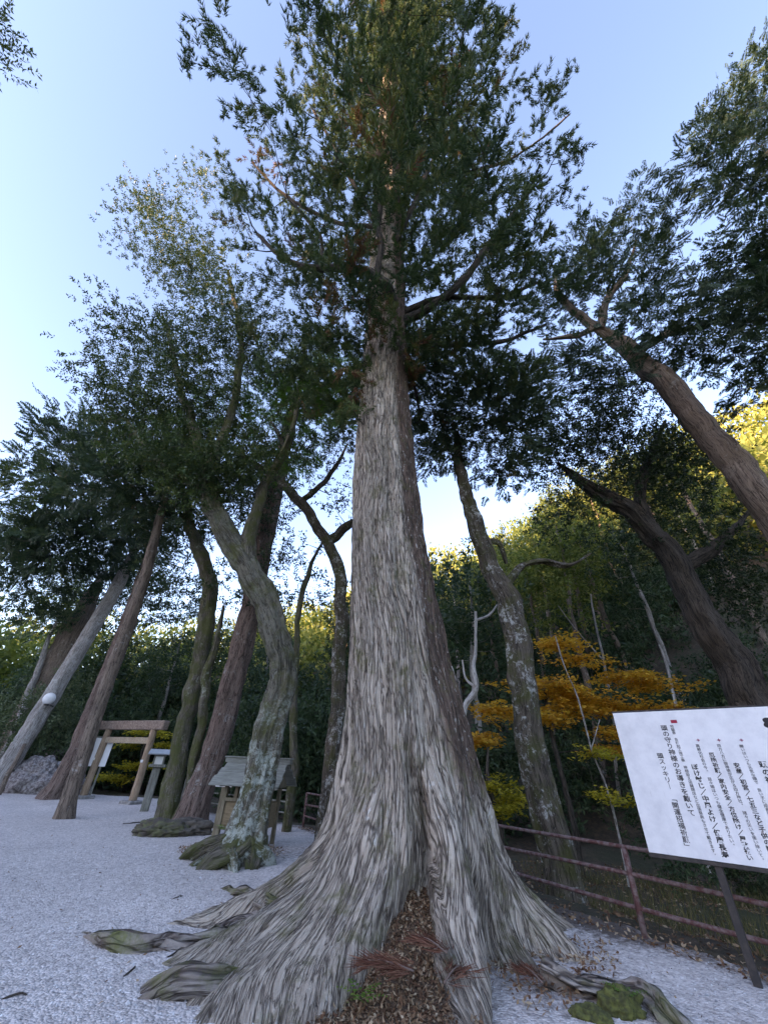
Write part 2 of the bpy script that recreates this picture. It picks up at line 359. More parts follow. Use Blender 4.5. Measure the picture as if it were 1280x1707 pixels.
# ------------------------------------------------------------------ foliage
def quads_from(base, d, ln, wd, side):
    """one rhombus leaf for every base point"""
    m = base + d * (ln * .45)[:, None]; t = base + d * ln[:, None]; s = side * (wd * .5)[:, None]
    return np.stack([base, m + s, t, m - s], 1)
def tmpl(kind, n, r):
    """leaf spray around +Z, about one unit long: rhombi (n,4,3)"""
    if kind == 'cedar':          # cord-like strands of needles sweeping up a shoot
        t = np.sort(r.random(n)) ** .9; a = r.random(n) * 6.283
        rad = np.stack([np.cos(a), np.sin(a), 0 * a], 1)
        b = np.stack([0 * t, 0 * t, t * .7], 1) + rad * .03
        d = unit(rad * (.85 - .4 * t)[:, None] + np.array([0, 0, .8]) + r.normal(0, .16, (n, 3)))
        sd_ = unit(np.cross(d, r.normal(0, 1, (n, 3)))) * .026; return np.stack([b - sd_, b + d * (.17 + .12 * r.random(n))[:, None], b + sd_], 1)
    if kind == 'broad':          # alternate glossy leaves along a twig
        t = (np.arange(n) + .5) / n; a = np.arange(n) * 2.4 + r.random() * 6
        rad = np.stack([np.cos(a), np.sin(a), 0 * a], 1)
        b = np.stack([0 * t, 0 * t, t * .85], 1) + r.normal(0, .05, (n, 3))
        d = unit(rad * .9 + np.array([0, 0, .55]) + r.normal(0, .3, (n, 3)))
        return quads_from(b, d, .26 + .12 * r.random(n), .10 + .05 * r.random(n), unit(np.cross(d, r.normal(0, 1, (n, 3)))))
    if kind == 'flat':           # flat feathery spray in the XZ plane
        t = np.repeat((np.arange(n // 2) + .5) / (n // 2), 2)[:n]; sg = np.tile([-1, 1], n // 2 + 1)[:len(t)]
        k = len(t); b = np.stack([0 * t, 0 * t, t * .9], 1)
        d = unit(np.stack([sg * .8, r.normal(0, .12, k), .55 + 0 * t], 1))
        return quads_from(b, d, (.5 - .33 * t) * (.8 + .4 * r.random(k)), np.full(k, .10), unit(np.cross(d, np.array([0, 1, 0]) + r.normal(0, .25, (k, 3)))))
    if kind == 'maple':          # small star leaves held in a flat tier (XY plane)
        p = np.stack([r.uniform(-.5, .5, n), r.uniform(-.5, .5, n), r.normal(0, .05, n)], 1); a = r.random(n) * 6.283
        d = unit(np.stack([np.cos(a), np.sin(a), r.normal(-.15, .25, n)], 1))
        return quads_from(p, d, .16 + .08 * r.random(n), .11 + .05 * r.random(n), unit(np.cross(d, np.array([0, 0, 1.0]) + r.normal(0, .3, (n, 3)))))
def frames(D, r, roll=True, upy=False):
    D = unit(D); n = len(D)
    ref = np.where(np.abs(D[:, 2:3]) < .95, np.array([[0, 0, 1.0]]), np.array([[1.0, 0, 0]]))
    X = unit(np.cross(ref, D)); Yv = np.cross(D, X)
    if roll:
        a = r.random(n)[:, None] * 6.283; X, Yv = X * np.cos(a) + Yv * np.sin(a), Yv * np.cos(a) - X * np.sin(a)
    return np.stack([X, Yv, D], -1)      # columns
def place(kind, nleaf, pos, dirs, size, r, tint, tj=.12, roll=True, nt=5):
    """scatter spray templates -> verts, quads, tint"""
    Vs, Ts = [], []; K = len(pos); fr = frames(dirs, r, roll); which = r.integers(0, nt, K)
    for k in range(nt):
        sel = np.where(which == k)[0]
        if not len(sel): continue
        T = tmpl(kind, nleaf, r)
        X = np.einsum('kij,nqj->knqi', fr[sel], T) * size[sel][:, None, None, None] + pos[sel][:, None, None]
        Vs.append(X.reshape(-1, 3)); tt = tint[sel][:, None] + r.normal(0, tj, (len(sel), len(T)))
        Ts.append(np.repeat(np.clip(tt, 0, 1).ravel(), T.shape[1])); nq = T.shape[1]
    V = np.concatenate(Vs); return V, np.arange(len(V)).reshape(-1, nq), np.concatenate(Ts)
def blobpts(blobs, r):
    """blobs: (centre(3), radii(3), n) -> cluster centres"""
    out = []
    for c, rad, n in blobs:
        d = unit(r.normal(0, 1, (n, 3))) * (r.random(n) ** .45)[:, None]
        out.append(np.asarray(c) + d * np.asarray(rad))
    return np.concatenate(out)
def grow(seed_pts, seed_r, targets, r, rmin=.006, k=.012, sag=.0, nseg=5, up=.25, jit=.08):
    """connect every cluster to the nearest wood; returns polylines"""
    N = [np.asarray(p, float) for p in seed_pts]; R = list(seed_r); out = []
    S = np.asarray(seed_pts); d0 = np.linalg.norm(targets[:, None] - S[None], axis=2).min(1)
    NA = np.array(N); RA = np.array(R)
    for ti in np.argsort(d0):
        t = targets[ti]; dd = NA - t; dist = np.linalg.norm(dd, axis=1) + np.maximum(0, dd[:, 2]) * .7
        j = int(np.argmin(dist)); p0 = NA[j]; ln = np.linalg.norm(t - p0)
        if ln < .05: continue
        u = np.linspace(0, 1, nseg)[:, None]; side = r.normal(0, jit * ln, 3)
        path = p0 * (1 - u) + t * u + (u * (1 - u)) * (side * 2 + np.array([0, 0, -up * ln + sag]))
        path[1:-1] += r.normal(0, .02 * ln, (nseg - 2, 3))
        ra = min(RA[j] * .75, k * ln + rmin * 1.5); rad = np.linspace(max(ra, rmin), rmin, nseg)
        out.append((path, rad)); NA = np.vstack([NA, path[1:]]); RA = np.concatenate([RA, rad[1:]])
    return out
def branch_mesh(paths, n=5):
    return merge([tube(*catmull(p, rd, max(4, len(p))), n) for p, rd in paths])
def pxblob(px, py, rpx, Y=None, hd=None, z=None, n=20, squash=(1, 1, .8)):
    P = PY(px, py, Y) if Y else (PD(px, py, hd) if hd else PZ(px, py, z)); rm = rpx / FPX * depth(P)
    return (P, np.array(squash) * rm, n)

def tree(name, label, trunk, trad, barkm, leafm, blobs=(), kind='broad', nleaf=14, per=5, size=.4, spread=.45, limbs=(), tint=.4,
         seed=1, nseg=26, rows=110, amp=.02, flute=0.0, group=None, ground_z=0.0, tstart=.45, droop=0.0, tj=.12, branchk=.017, hori=None, flip=False, brm=None, limbm=None, wob=.55):
    """trunk / limbs: lists of world points; crown from cluster blobs"""
    trad = np.array(trad, float)
    if len(blobs): trad[-1] *= .4
    r = np.random.default_rng(seed); trunk = np.asarray(trunk, float); base = np.array([trunk[0][0], trunk[0][1], ground_z])
    root = thing(name, label, 'tree', group, base)
    V, F, uv = barktube(trunk, trad, nseg, rows, amp, seed, flute, 5, wob); mk('trunk', V - base, F, barkm, root, True, uv)
    Q, qr = catmull(trunk, trad, 40); a = int(40 * tstart); sp = [*Q[a:]]; sr = [*qr[a:]]
    for i, (lp, lr) in enumerate(limbs):
        lr = np.array(lr, float); lr[-1] *= .35
        V, F, uv = barktube(np.asarray(lp, float), lr, 12, 40, amp * .6, seed + 5 + i); mk('limb', V - base, F, limbm or barkm, root, True, uv)
        q, rr = catmull(lp, lr, 16); sp += [*q[2:]]; sr += [*rr[2:]]
    if len(blobs):
        T = blobpts(blobs, r); paths = grow(sp, sr, T, r, k=branchk)
        if paths:
            V, F, uv = branch_mesh(paths); mk('branchwork', V - base, F, brm or barkm, root, True, uv, kind='stuff')
        K = len(T) * per; C = np.repeat(T, per, 0); pos = C + r.normal(0, 1, (K, 3)) * spread * np.array([1, 1, .6])
        ctr = np.mean([b[0] for b in blobs], 0); d = unit(pos - C) * .7 + unit(pos - ctr) * .5 + np.array([0, 0, .25 - droop]) + r.normal(0, .35, (K, 3))
        if hori is not None: d[:, 2] = d[:, 2] * .3 + hori
        cl = r.normal(0, .16, len(T)); tt = np.clip(tint + np.repeat(cl, per) + r.normal(0, .08, K), 0, 1)
        sz = size * (.75 + .5 * r.random(K)); V, F, tn = place(kind, nleaf, pos, d, sz, r, tt, tj, roll=(kind != 'maple'))
        mk('crown', V - base, F, leafm, root, False, None, tn, kind='stuff')
    return root

# ------------------------------------------------------------------ terrain
FENCE = np.array([[4.75, 4.41], [3.34, 6.58], [-2.1, 15.0], [-7.2, 18.9], [-9.2, 22.6], [-15.0, 26.0], [-30, 34.0]])
def fence_dist(x, y):
    """signed distance to the fence line, positive on the forest side"""
    best = np.full(x.shape, 1e9); sg = np.ones(x.shape)
    for a, b in zip(np.vstack([[[8.5, -2.0]], FENCE[:-1]]), FENCE):
        e = b - a; t = np.clip(((x - a[0]) * e[0] + (y - a[1]) * e[1]) / (e @ e), 0, 1)
        dx, dy = x - a[0] - t * e[0], y - a[1] - t * e[1]; d = np.hypot(dx, dy)
        s_ = np.where(e[0] * (y - a[1]) - e[1] * (x - a[0]) < 0, 1, -1)
        m = d < best; best = np.where(m, d, best); sg = np.where(m, s_, sg)
    return best * sg
AZT = [-180, -165, -145, -120, -100, -85, -70, -42, -20, 0, 20, 40, 60, 90, 120, 150, 180]
HMT = [8, 26, 32, 32, 28, 16, 12, 12, 17, 27, 36, 42, 47, 42, 25, 12, 8]  # includes an unseen ridge behind left, shaped to keep low sun off the plaza
S0T = [60, 50, 45, 42, 42, 42, 40, 36, 30, 24, 19, 16, 16, 20, 40, 60, 60]
S1T = [140, 130, 110, 105, 103, 100, 95, 85, 78, 72, 70, 70, 72, 80, 100, 140, 140]
def terrain(x, y):
    rho = np.hypot(x, y); az = np.degrees(np.arctan2(x, y))
    Hm = np.interp(az, AZT, HMT); s0 = np.interp(az, AZT, S0T); s1 = np.interp(az, AZT, S1T)
    h = Hm * np.clip((rho - s0) / (s1 - s0), 0, 1) ** 1.15
    fd = fence_dist(x, y); out = sstep(fd, .25, 1.6)
    n = fbm(np.stack([x * .25, y * .25, 0 * x], -1), 5, 3)
    h = h + out * (.25 * n - .35 * sstep(fd, .3, 3) + .12 * vnoise(np.stack([x * 1.7, y * 1.7, 0 * x], -1), 9)) + sstep(rho, 35, 60) * n * 1.5
    return h - .03 + .05 * np.exp(-((fd - .7) / .45) ** 2)
az = np.radians(np.concatenate([np.arange(-180, -52, 2.0), np.arange(-52, 56, .8), np.arange(56, 181, 2.0)]))
rho = np.concatenate([np.linspace(.5, 30, 110), np.geomspace(30.5, 600, 70)])
A_, R_ = np.meshgrid(az, rho, indexing='ij'); X_, Y_ = np.sin(A_) * R_, np.cos(A_) * R_
V = np.stack([X_, Y_, terrain(X_, Y_)], -1).reshape(-1, 3); nr = len(rho)
i, j = np.meshgrid(np.arange(len(az) - 1), np.arange(nr - 1), indexing='ij')
Fq = np.stack([i * nr + j, i * nr + j + 1, (i + 1) * nr + j + 1, (i + 1) * nr + j], -1).reshape(-1, 4)[:, ::-1]
mk('ground', V, Fq, MAT_FLOOR, None, True, kind='structure')
# gravel plaza: fine sheet ending raggedly at the fence
def plaza_z(x, y):
    return .006 + .014 * fbm(np.stack([x * .8, y * .8, 0 * x], -1), 21, 3)
az = np.radians(np.arange(-75, 75, .45)); rho = np.concatenate([np.linspace(.6, 12, 130), np.linspace(12.15, 45, 70)])
A_, R_ = np.meshgrid(az, rho, indexing='ij'); X_, Y_ = np.sin(A_) * R_, np.cos(A_) * R_
fd = fence_dist(X_, Y_); edge = .12 * fbm(np.stack([X_ * 2, Y_ * 2, 0 * X_], -1), 31, 3)
Z_ = plaza_z(X_, Y_) - sstep(fd + edge, .15, .65) * .6
back = np.minimum(fd, 5); Z_ = Z_ - sstep(Y_ + X_ * .30, 19.5, 21.5) * .6 * (X_ > -40)
tx, ty = .55, 6.8; dt = np.hypot(X_ - tx, Y_ - ty)
soil = .42 * sstep(fd, -.75, .1) + .30 * sstep(-dt, -3.2, -2.2) + .30 * np.exp(-((X_ + 2.4) ** 2 + (Y_ - 10.3) ** 2) / 2.2) + .22 * np.exp(-((X_ + 1.4) ** 2 + (Y_ - 11.8) ** 2) / 2.5) + .3 * np.exp(-((X_ + 5.5) ** 2 + (Y_ - 15) ** 2) / 5)
nr = len(rho); i, j = np.meshgrid(np.arange(len(az) - 1), np.arange(nr - 1), indexing='ij')
Fq = np.stack([i * nr + j, i * nr + j + 1, (i + 1) * nr + j + 1, (i + 1) * nr + j], -1).reshape(-1, 4)[:, ::-1]
keep = (Z_.ravel()[Fq].max(1) > -.3); Fq = Fq[keep]; idx = np.unique(Fq); mp = np.full(Z_.size, -1); mp[idx] = np.arange(len(idx))
mk('gravel_plaza', np.stack([X_, Y_, Z_], -1).reshape(-1, 3)[idx], mp[Fq], MAT_GRAVEL, None, True, extra={'soil': soil.ravel()[idx]}, kind='structure')

# ------------------------------------------------------------------ the great cedar
CB = np.array([.55, 6.8, 0.0])
cedar = thing('giant_cedar', 'giant old cedar with fluted flaring grey trunk and spreading roots', 'tree', None, CB)
ZT = [-.3, 0, .49, .79, 1.46, 2.23, 3.12, 4.15, 5.37, 6.82, 8.56, 10.65, 12.36, 21.7, 31.5, 34]
XT = [.57, .57, .58, .58, .55, .49, .37, .26, .12, .0, -.08, -.14, -.16, -.48, -.66, -.70]
RT = [1.22, 1.18, 1.10, 1.06, .97, .89, .81, .76, .70, .655, .615, .57, .545, .42, .2, .04]
def cedar_axis(z):
    return np.stack([np.interp(z, ZT, XT), 6.8 - .0045 * np.maximum(z, 0) ** 2, z], -1)
el = np.radians(np.concatenate([np.linspace(-18.5, 60, 580), np.linspace(60.4, 80.6, 50)])); zz = 1.6 + 5.2 * np.tan(el)
zz = zz[zz < 33.5]
th = np.radians(np.concatenate([np.linspace(-100, 100, 340), np.linspace(104, 256, 40)])); th = np.append(th, th[0] + 2 * math.pi)
TH, ZZ = np.meshgrid(th, zz); dg = (np.degrees(TH) + 180) % 360 - 180
def lob(t0, wd, z=0): return np.exp(-((dg - t0) / wd) ** 2)
zp = np.maximum(ZZ, -.15)
wob = 3.0 * fbm(np.stack([ZZ * 1.1, TH * 1.2, 0 * ZZ], -1), 44, 2); dg = dg + wob * np.exp(-zp / 2)
r_ = np.interp(ZZ, ZT, RT)
r_ = r_ + 1.75 * lob(-33, 17) * np.exp(-zp / .42) + .95 * lob(-17.5, 6) * np.exp(-zp / .45)
r_ = r_ + 1.4 * lob(13.5 - 6 * np.exp(-zp / .22), 9.5) * np.exp(-zp / .50) - .22 * lob(28, 3.0) * np.exp(-zp / .6) + .16 * lob(14, 11) * np.exp(-((zp - .7) / .8) ** 2)
r_ = r_ + .55 * lob(38, 7) * np.exp(-zp / .45) + .85 * lob(57, 11) * np.exp(-zp / .5) + .9 * lob(92, 14) * np.exp(-zp / .5)
r_ = r_ + 1.6 * lob(-57, 10) * np.exp(-zp / .42) + 1.4 * lob(-80, 10) * np.exp(-zp / .42) + .8 * lob(-107, 12) * np.exp(-zp / .4)
for t0 in (130, 165, -140, -170): r_ = r_ + .9 * lob(t0, 13) * np.exp(-zp / .45)
r_ = r_ - .34 * lob(2.6, 2.0) * sstep(ZZ, .15, .5) * (1 - sstep(ZZ, 1.15, 1.7)) - .20 * lob(-3, 5.5) * (1 - sstep(ZZ, .9, 2.0)) - .06 * lob(-3.5, 3) * (1 - sstep(ZZ, 1.6, 3.0))
r_ = r_ - .16 * lob(-13, 3.5) * (1 - sstep(ZZ, .25, .75)) + .10 * lob(-9.5, 2.5) * (1 - sstep(ZZ, .8, 1.6)) * sstep(ZZ, .1, .35)
r_ = r_ + .05 * np.cos(np.radians(dg) * 9 + 1.0) * np.exp(-((ZZ - 1.2) / 1.6) ** 2) + .018 * np.cos(np.radians(dg) * 13 + .4 * ZZ)
lowr = np.exp(-zp / .7); sub = fbm(np.stack([dg * .16, ZZ * .8, 0 * ZZ], -1), 71, 3)
r_ = r_ + lowr * sub * (.10 + .14 * sstep(-dg, 38, 60) + .08 * sstep(dg, 30, 60))
AX = cedar_axis(ZZ); Pc = np.stack([AX[..., 0] + np.sin(TH) * r_, AX[..., 1] - np.cos(TH) * r_, ZZ], -1)
gu = np.gradient(Pc, axis=1); gv = np.gradient(Pc, axis=0); Nn = unit(np.cross(gu, gv))
rm = np.interp(ZZ, [-.3, 0, .4, 1.0, 2.2, 3.12, 5.37, 8.56, 12.4, 34], [.95, .95, .95, .93, .89, .81, .70, .615, .545, .3]); S_ = TH * rm
LV = np.concatenate([np.zeros((1, ZZ.shape[1])), np.cumsum(np.linalg.norm(np.diff(Pc, axis=0), axis=2), axis=0)]); LV = LV - LV[300][None] + zz[300]
flow = np.stack([S_, LV, 0 * ZZ], -1)
warp = fbm(flow * [1.5, .6, 1], 80, 2) * .12
f1 = np.stack([(S_ + warp) * 11, LV * .75, 0 * ZZ], -1); f2 = np.stack([(S_ + warp) * 27, LV * 2.6, 0 * ZZ + 3], -1)
lw = 1 - sstep(ZZ, .1, 1.2); n1 = (1 - np.abs(fbm(f1, 51, 3))) * (1 - lw) + lw * (1 - np.abs(fbm(f1 * [2.6, 1.2, 1], 151, 3))); n2 = (1 - np.abs(fbm(f2, 61, 2))) * (1 - lw) + lw * (1 - np.abs(fbm(f2 * [2.2, 1.2, 1], 161, 2))); n3 = vnoise(flow * [16, 6, 1], 66)
fade = np.where(zz > 12, .6, 1.0)[:, None]
disp = ((.040 - .014 * lw) * (n1 - .6) + (.020 - .006 * lw) * (n2 - .6) + .010 * n3 + .03 * fbm(flow * [3, .5, 1], 77, 2)) * fade
Pc = Pc + Nn * disp[..., None]
nc = len(th); nrw = len(zz); i, j = np.meshgrid(np.arange(nrw - 1), np.arange(nc - 1), indexing='ij')
Fq = np.stack([i * nc + j, i * nc + j + 1, (i + 1) * nc + j + 1, (i + 1) * nc + j], -1).reshape(-1, 4)
mk('trunk', Pc.reshape(-1, 3) - CB, Fq, MAT_CEDAR, cedar, True, np.stack([S_ + warp, LV], -1).reshape(-1, 2), extra={'low': lw.ravel(), 'flank': (.85 * sstep(dg, 4, 42) * sstep(ZZ, .4, 2.2) - .15 + .35 * np.exp(-((dg + 4) / 5) ** 2) * (1 - sstep(ZZ, 1.2, 2.2))).ravel()})

# surface roots running out over the gravel
def groot(pts, rad, seed, flat=.9, m=MAT_ROOT, inner=True):
    P = []
    for (px, py, z) in pts:
        P.append(G(px, py, z))
    if inner: P.insert(0, P[0] * .6 + (CB + [0, 0, .1]) * .4); rad = [rad[0] * 1.1] + list(rad)
    rad = list(rad); rad[-1] = .012; P[-1][2] = -.06
    V, F, uv = barktube(np.array(P), np.array(rad), 24, 110, .052, seed); V[:, 2] = np.where(V[:, 2] > -.2, V[:, 2] * flat, V[:, 2])
    return mk('root', V - CB, F, m, cedar, True, uv)
groot([(470, 1600, .06), (400, 1600, .02), (330, 1592, .0), (270, 1572, .05), (215, 1558, .04), (160, 1563, .0), (115, 1568, -.08)], [.09, .075, .06, .075, .09, .07, .03], 301)
groot([(290, 1580, .0), (230, 1585, .02), (180, 1580, .01), (140, 1576, -.06)], [.03, .05, .05, .02], 302)
groot([(500, 1560, .12), (430, 1530, .08), (385, 1512, .04), (340, 1524, .0)], [.09, .08, .07, .05], 303)
groot([(480, 1570, .1), (410, 1548, .03), (360, 1560, .02), (330, 1570, -.05)], [.12, .08, .05, .03], 304)
groot([(470, 1640, .05), (400, 1645, .0), (330, 1652, .04), (280, 1660, .02), (235, 1680, -.06)], [.10, .09, .085, .08, .04], 305)
groot([(900, 1610, .15), (960, 1650, .05), (1010, 1665, .03), (1060, 1690, -.05)], [.05, .045, .04, .03], 307, inner=False)
groot([(450, 1520, .15), (420, 1500, .04), (395, 1492, .04), (365, 1490, -.04)], [.10, .06, .05, .03], 308)
groot([(1150, 1730, .02), (1110, 1690, .06), (1080, 1660, .05), (1040, 1650, .02), (980, 1640, .03), (940, 1620, .06)], [.02, .045, .05, .04, .035, .02], 309, inner=False)

# limbs of the crown (pixel polylines with the height at which they run)
CL = [
    ([(660, 525, 12.2), (648, 480, 12.4), (622, 458, 12.8), (570, 450, 13.2), (520, 446, 13.6), (470, 428, 14.4), (430, 390, 15.6)], [.13, .14, .13, .11, .095, .07, .04]),
    ([(628, 462, 12.8), (633, 420, 13.6), (632, 360, 15), (628, 310, 16.4), (600, 260, 18)], [.10, .085, .07, .055, .03]),
    ([(535, 446, 13.5), (536, 400, 14.4), (515, 370, 15.2), (480, 330, 16.4)], [.05, .045, .035, .02]),
    ([(672, 535, 12.0), (720, 510, 12.4), (770, 465, 13.2), (815, 410, 14.5), (850, 360, 16), (900, 300, 17.6)], [.13, .11, .095, .08, .06, .03]),
    ([(675, 560, 11.4), (720, 570, 11.7), (780, 575, 12.2), (850, 565, 12.8), (910, 540, 13.6)], [.11, .09, .07, .055, .03]),
    ([(670, 520, 12.4), (740, 495, 13), (830, 495, 13.6), (900, 470, 14.4)], [.09, .075, .06, .03]),
    ([(676, 590, 10.8), (690, 640, 10.6), (700, 700, 10.2)], [.05, .04, .02]),
    ([(650, 420, 15), (690, 340, 17), (720, 270, 19.5), (760, 200, 22)], [.09, .075, .06, .03]),
    ([(645, 400, 15.6), (600, 330, 17.5), (560, 250, 20), (520, 180, 23)], [.09, .07, .05, .03]),
    ([(640, 380, 16.2), (560, 370, 17.4), (480, 330, 19), (420, 270, 21)], [.08, .06, .05, .02]),
    ([(652, 250, 21), (730, 170, 24), (790, 80, 28)], [.07, .05, .02]),
    ([(652, 200, 23), (590, 110, 27), (560, 30, 31)], [.06, .045, .02]),
    ([(655, 300, 19), (760, 290, 20.5), (860, 260, 22), (950, 190, 25)], [.07, .055, .04, .02]),
]
csp, csr = [*cedar_axis(np.linspace(8, 33, 60))], [*np.linspace(.3, .05, 60)]
for k, (pp, rr) in enumerate(CL):
    P = np.array([PZ(*q) for q in pp]); V, F, uv = barktube(P, np.array(rr), 12, 44, .012, 400 + k); mk('limb', V - CB, F, MAT_BARK_DARK, cedar, True, uv)
    q, rq = catmull(P, rr, 18); csp += [*q]; csr += [*rq]
r = np.random.default_rng(5)
# crown as whorls of clusters round the axis; radius by height
NCL = 1040; zc = 10.4 + 22 * r.random(NCL) ** 1.3; rad_ = np.interp(zc, [10.4, 12, 14, 16, 19, 23, 27, 31, 33], [3.6, 5.0, 5.7, 5.8, 5.3, 4.1, 3.0, 1.9, .8]) * r.random(NCL) ** .72
an = r.random(NCL) * 6.283; rad_ = rad_ * (1 + .22 * np.sin(an * 3 + zc * .7) + .12 * np.sin(an * 7 - zc)); ax_ = cedar_axis(zc)
SPR = np.array([[-.78, 6.0, 8.3], [-.85, 5.9, 8.9], [-.70, 5.75, 9.3], [-.95, 6.1, 9.6], [-.8, 5.8, 10.1], [.62, 5.9, 9.8], [.7, 6.1, 10.3]])
Tc = np.stack([ax_[:, 0] + rad_ * np.sin(an) + .45, ax_[:, 1] - rad_ * np.cos(an), zc + rad_ * np.interp(zc, [10, 15], [-.06, .22])], -1); Tc[:7] = SPR
paths = grow(csp, csr, Tc, r, k=.013, up=.5, rmin=.007)
V, F, uv = branch_mesh(paths); mk('branchwork', V - CB, F, MAT_BARK_DARK, cedar, True, uv, kind='stuff')
per = 13; K = NCL * per; C_ = np.repeat(Tc, per, 0); out_ = unit(Tc - cedar_axis(Tc[:, 2]) + r.normal(0, .5, (NCL, 3))); cd_ = unit(out_ * .75 + np.array([0, 0, .55]) + r.normal(0, .35, (NCL, 3)))
tb = np.tile(np.linspace(-.55, .45, per), NCL); CD = np.repeat(cd_, per, 0); pos = C_ + CD * tb[:, None] + r.normal(0, .13, (K, 3))
d = CD * .7 + unit(r.normal(0, 1, (K, 3))) * .62 + np.array([0, 0, .12])
tt = np.clip(.36 + np.repeat(r.normal(0, .17, NCL) + np.where(r.random(NCL) < .04, .6, 0), per) + r.normal(0, .08, K), 0, 1)
V, F, tn = place('cedar', 48, pos, d, .50 * (.7 + .6 * r.random(K)), r, tt, .09)
mk('crown', V - CB, F, MAT_L_CEDAR, cedar, False, None, tn, kind='stuff')

# ------------------------------------------------------------------ trees round the plaza
def tpath(pix, Y, zg=None, Yend=None):
    """pixels (px, py, width px) on a trunk standing at depth Y -> points, radii"""
    P, R = [], []
    n = len(pix)
    for k, (px, py, wd) in enumerate(pix):
        yy = Y if Yend is None else Y + (Yend - Y) * k / (n - 1)
        p = PY(px, py, yy); P.append(p); R.append(wd / 2 / FPX * depth(p))
    if zg is not None:
        b = P[0].copy(); b[2] = zg; P.insert(0, b); R.insert(0, R[0] * 1.06)
    return np.array(P), np.array(R)
def Tr(name, label, pix, Y, barkm, leafm=None, zg=-.25, Yend=None, limbs=(), ws=1.0, **k):
    P, R = tpath(pix, Y, zg, Yend); R = R * ws; L = [tpath(lp, lY, None, lYe) for lp, lY, lYe in limbs]
    return tree(name, label, P, R, barkm, leafm, limbs=L, **k)
B = pxblob
# lichen-covered leaning oak in front of the small shrine box
Tr('evergreen_oak', 'lichen-crusted mossy oak with swollen leafy foot in front of the roofed offering box',
   [(397, 1440, 96), (408, 1400, 72), (425, 1330, 58), (448, 1245, 52), (464, 1170, 48), (468, 1100, 46), (445, 1010, 42), (410, 940, 40), (372, 885, 34), (350, 835, 28), (345, 780, 20)], 9.75, MAT_BARK_LICH, MAT_L_BROAD,
   limbs=[([(412, 945, 26), (416, 890, 22), (438, 820, 17), (480, 740, 11), (500, 660, 6)], 9.75, 9.4), ([(350, 835, 20), (330, 740, 16), (300, 640, 11), (270, 520, 7)], 9.75, 9.6), ([(350, 820, 16), (270, 780, 12), (210, 700, 8)], 9.75, 10.2), ([(345, 790, 16), (385, 690, 14), (400, 560, 9), (380, 450, 6)], 9.75, 9.2)],
   blobs=[B(275, 400, 75, Y=9.6, n=36), B(350, 470, 95, Y=9.4, n=50), B(235, 570, 75, Y=10, n=34), B(195, 650, 62, Y=10.2, n=26), B(320, 600, 100, Y=9.8, n=50), B(420, 560, 90, Y=9.4, n=40), B(250, 690, 80, Y=10.4, n=34), B(340, 700, 80, Y=10, n=34), B(250, 350, 45, Y=9.6, n=14), B(340, 330, 40, Y=9.4, n=12), B(330, 790, 70, Y=9.3, n=26), B(420, 760, 60, Y=9.2, n=20), B(270, 760, 60, Y=9.6, n=20), B(500, 600, 50, Y=9.2, n=14)],
   kind='broad', nleaf=15, per=16, size=.37, spread=.44, tint=.4, seed=21, ws=0.86, nseg=56, rows=220, amp=.05, flute=.30, tstart=.75, limbm=MAT_BARK_MOSS)
Tr('yew_tree', 'tall red-brown trunk tree rising behind the lichen-crusted oak', [(316, 1370, 62), (345, 1290, 48), (372, 1200, 46), (410, 1050, 42), (440, 900, 36), (462, 800, 30), (485, 700, 22), (510, 610, 12)], 15.2, MAT_BARK_RED, MAT_L_FRESH,
   blobs=[B(480, 660, 85, Y=12.5, n=40), B(540, 690, 60, Y=11.5, n=26), B(400, 720, 70, Y=13.5, n=26), B(560, 620, 45, Y=11.5, n=14), B(470, 760, 50, Y=13.5, n=14)], kind='flat', nleaf=16, per=11, size=.55, spread=.5, seed=22, wob=.18, ws=0.8, nseg=40, rows=150, amp=.035, flute=.2, tstart=.7, tint=.35)
Tr('broadleaf_tree', 'dark mossy trunk beside the tall red-brown trunk and the wooden lantern', [(276, 1364, 46), (292, 1290, 34), (312, 1190, 32), (336, 1080, 30), (347, 990, 28), (338, 930, 24), (316, 880, 20), (300, 800, 14)], 15.6, MAT_BARK_MOSS, MAT_L_DARK,
   blobs=[B(310, 800, 75, Y=15.5, n=34), B(370, 790, 70, Y=15, n=30), B(260, 850, 60, Y=16, n=22), B(430, 870, 45, Y=15, n=12), B(350, 880, 45, Y=16, n=14), B(300, 980, 50, Y=17, n=12), B(440, 800, 40, Y=14.5, n=10)], kind='broad', nleaf=14, per=11, size=.5, spread=.55, seed=23, ws=0.85, amp=.03, flute=.15, tstart=.7, tint=.3)
Tr('broadleaf_tree', 'slim mossy stem growing close against the dark mossy trunk', [(300, 1366, 22), (318, 1290, 15), (338, 1180, 13), (352, 1100, 11), (372, 1010, 8)], 15.3, MAT_BARK_MOSS, MAT_L_DARK,
   blobs=[B(385, 980, 40, Y=15.3, n=12)], per=5, size=.45, seed=24, amp=.02, flute=.06, nleaf=12)
Tr('conifer_tree', 'straight brown trunk with flared foot alone on the gravel before the torii gate', [(104, 1366, 30), (116, 1328, 22), (136, 1270, 21), (160, 1195, 20), (186, 1120, 19), (212, 1050, 18), (238, 970, 16), (252, 920, 14), (275, 830, 9), (290, 760, 5)], 14.7, MAT_BARK_BROWN, MAT_L_CON,
   blobs=[B(250, 760, 75, Y=14.5, n=44), B(200, 800, 80, Y=14.5, n=48), B(300, 750, 60, Y=14, n=30), B(260, 860, 60, Y=15, n=28)], kind='flat', nleaf=18, per=8, size=.6, spread=.45, seed=25, wob=.18, amp=.02, flute=.1, tstart=.7, tint=.4, droop=.25)
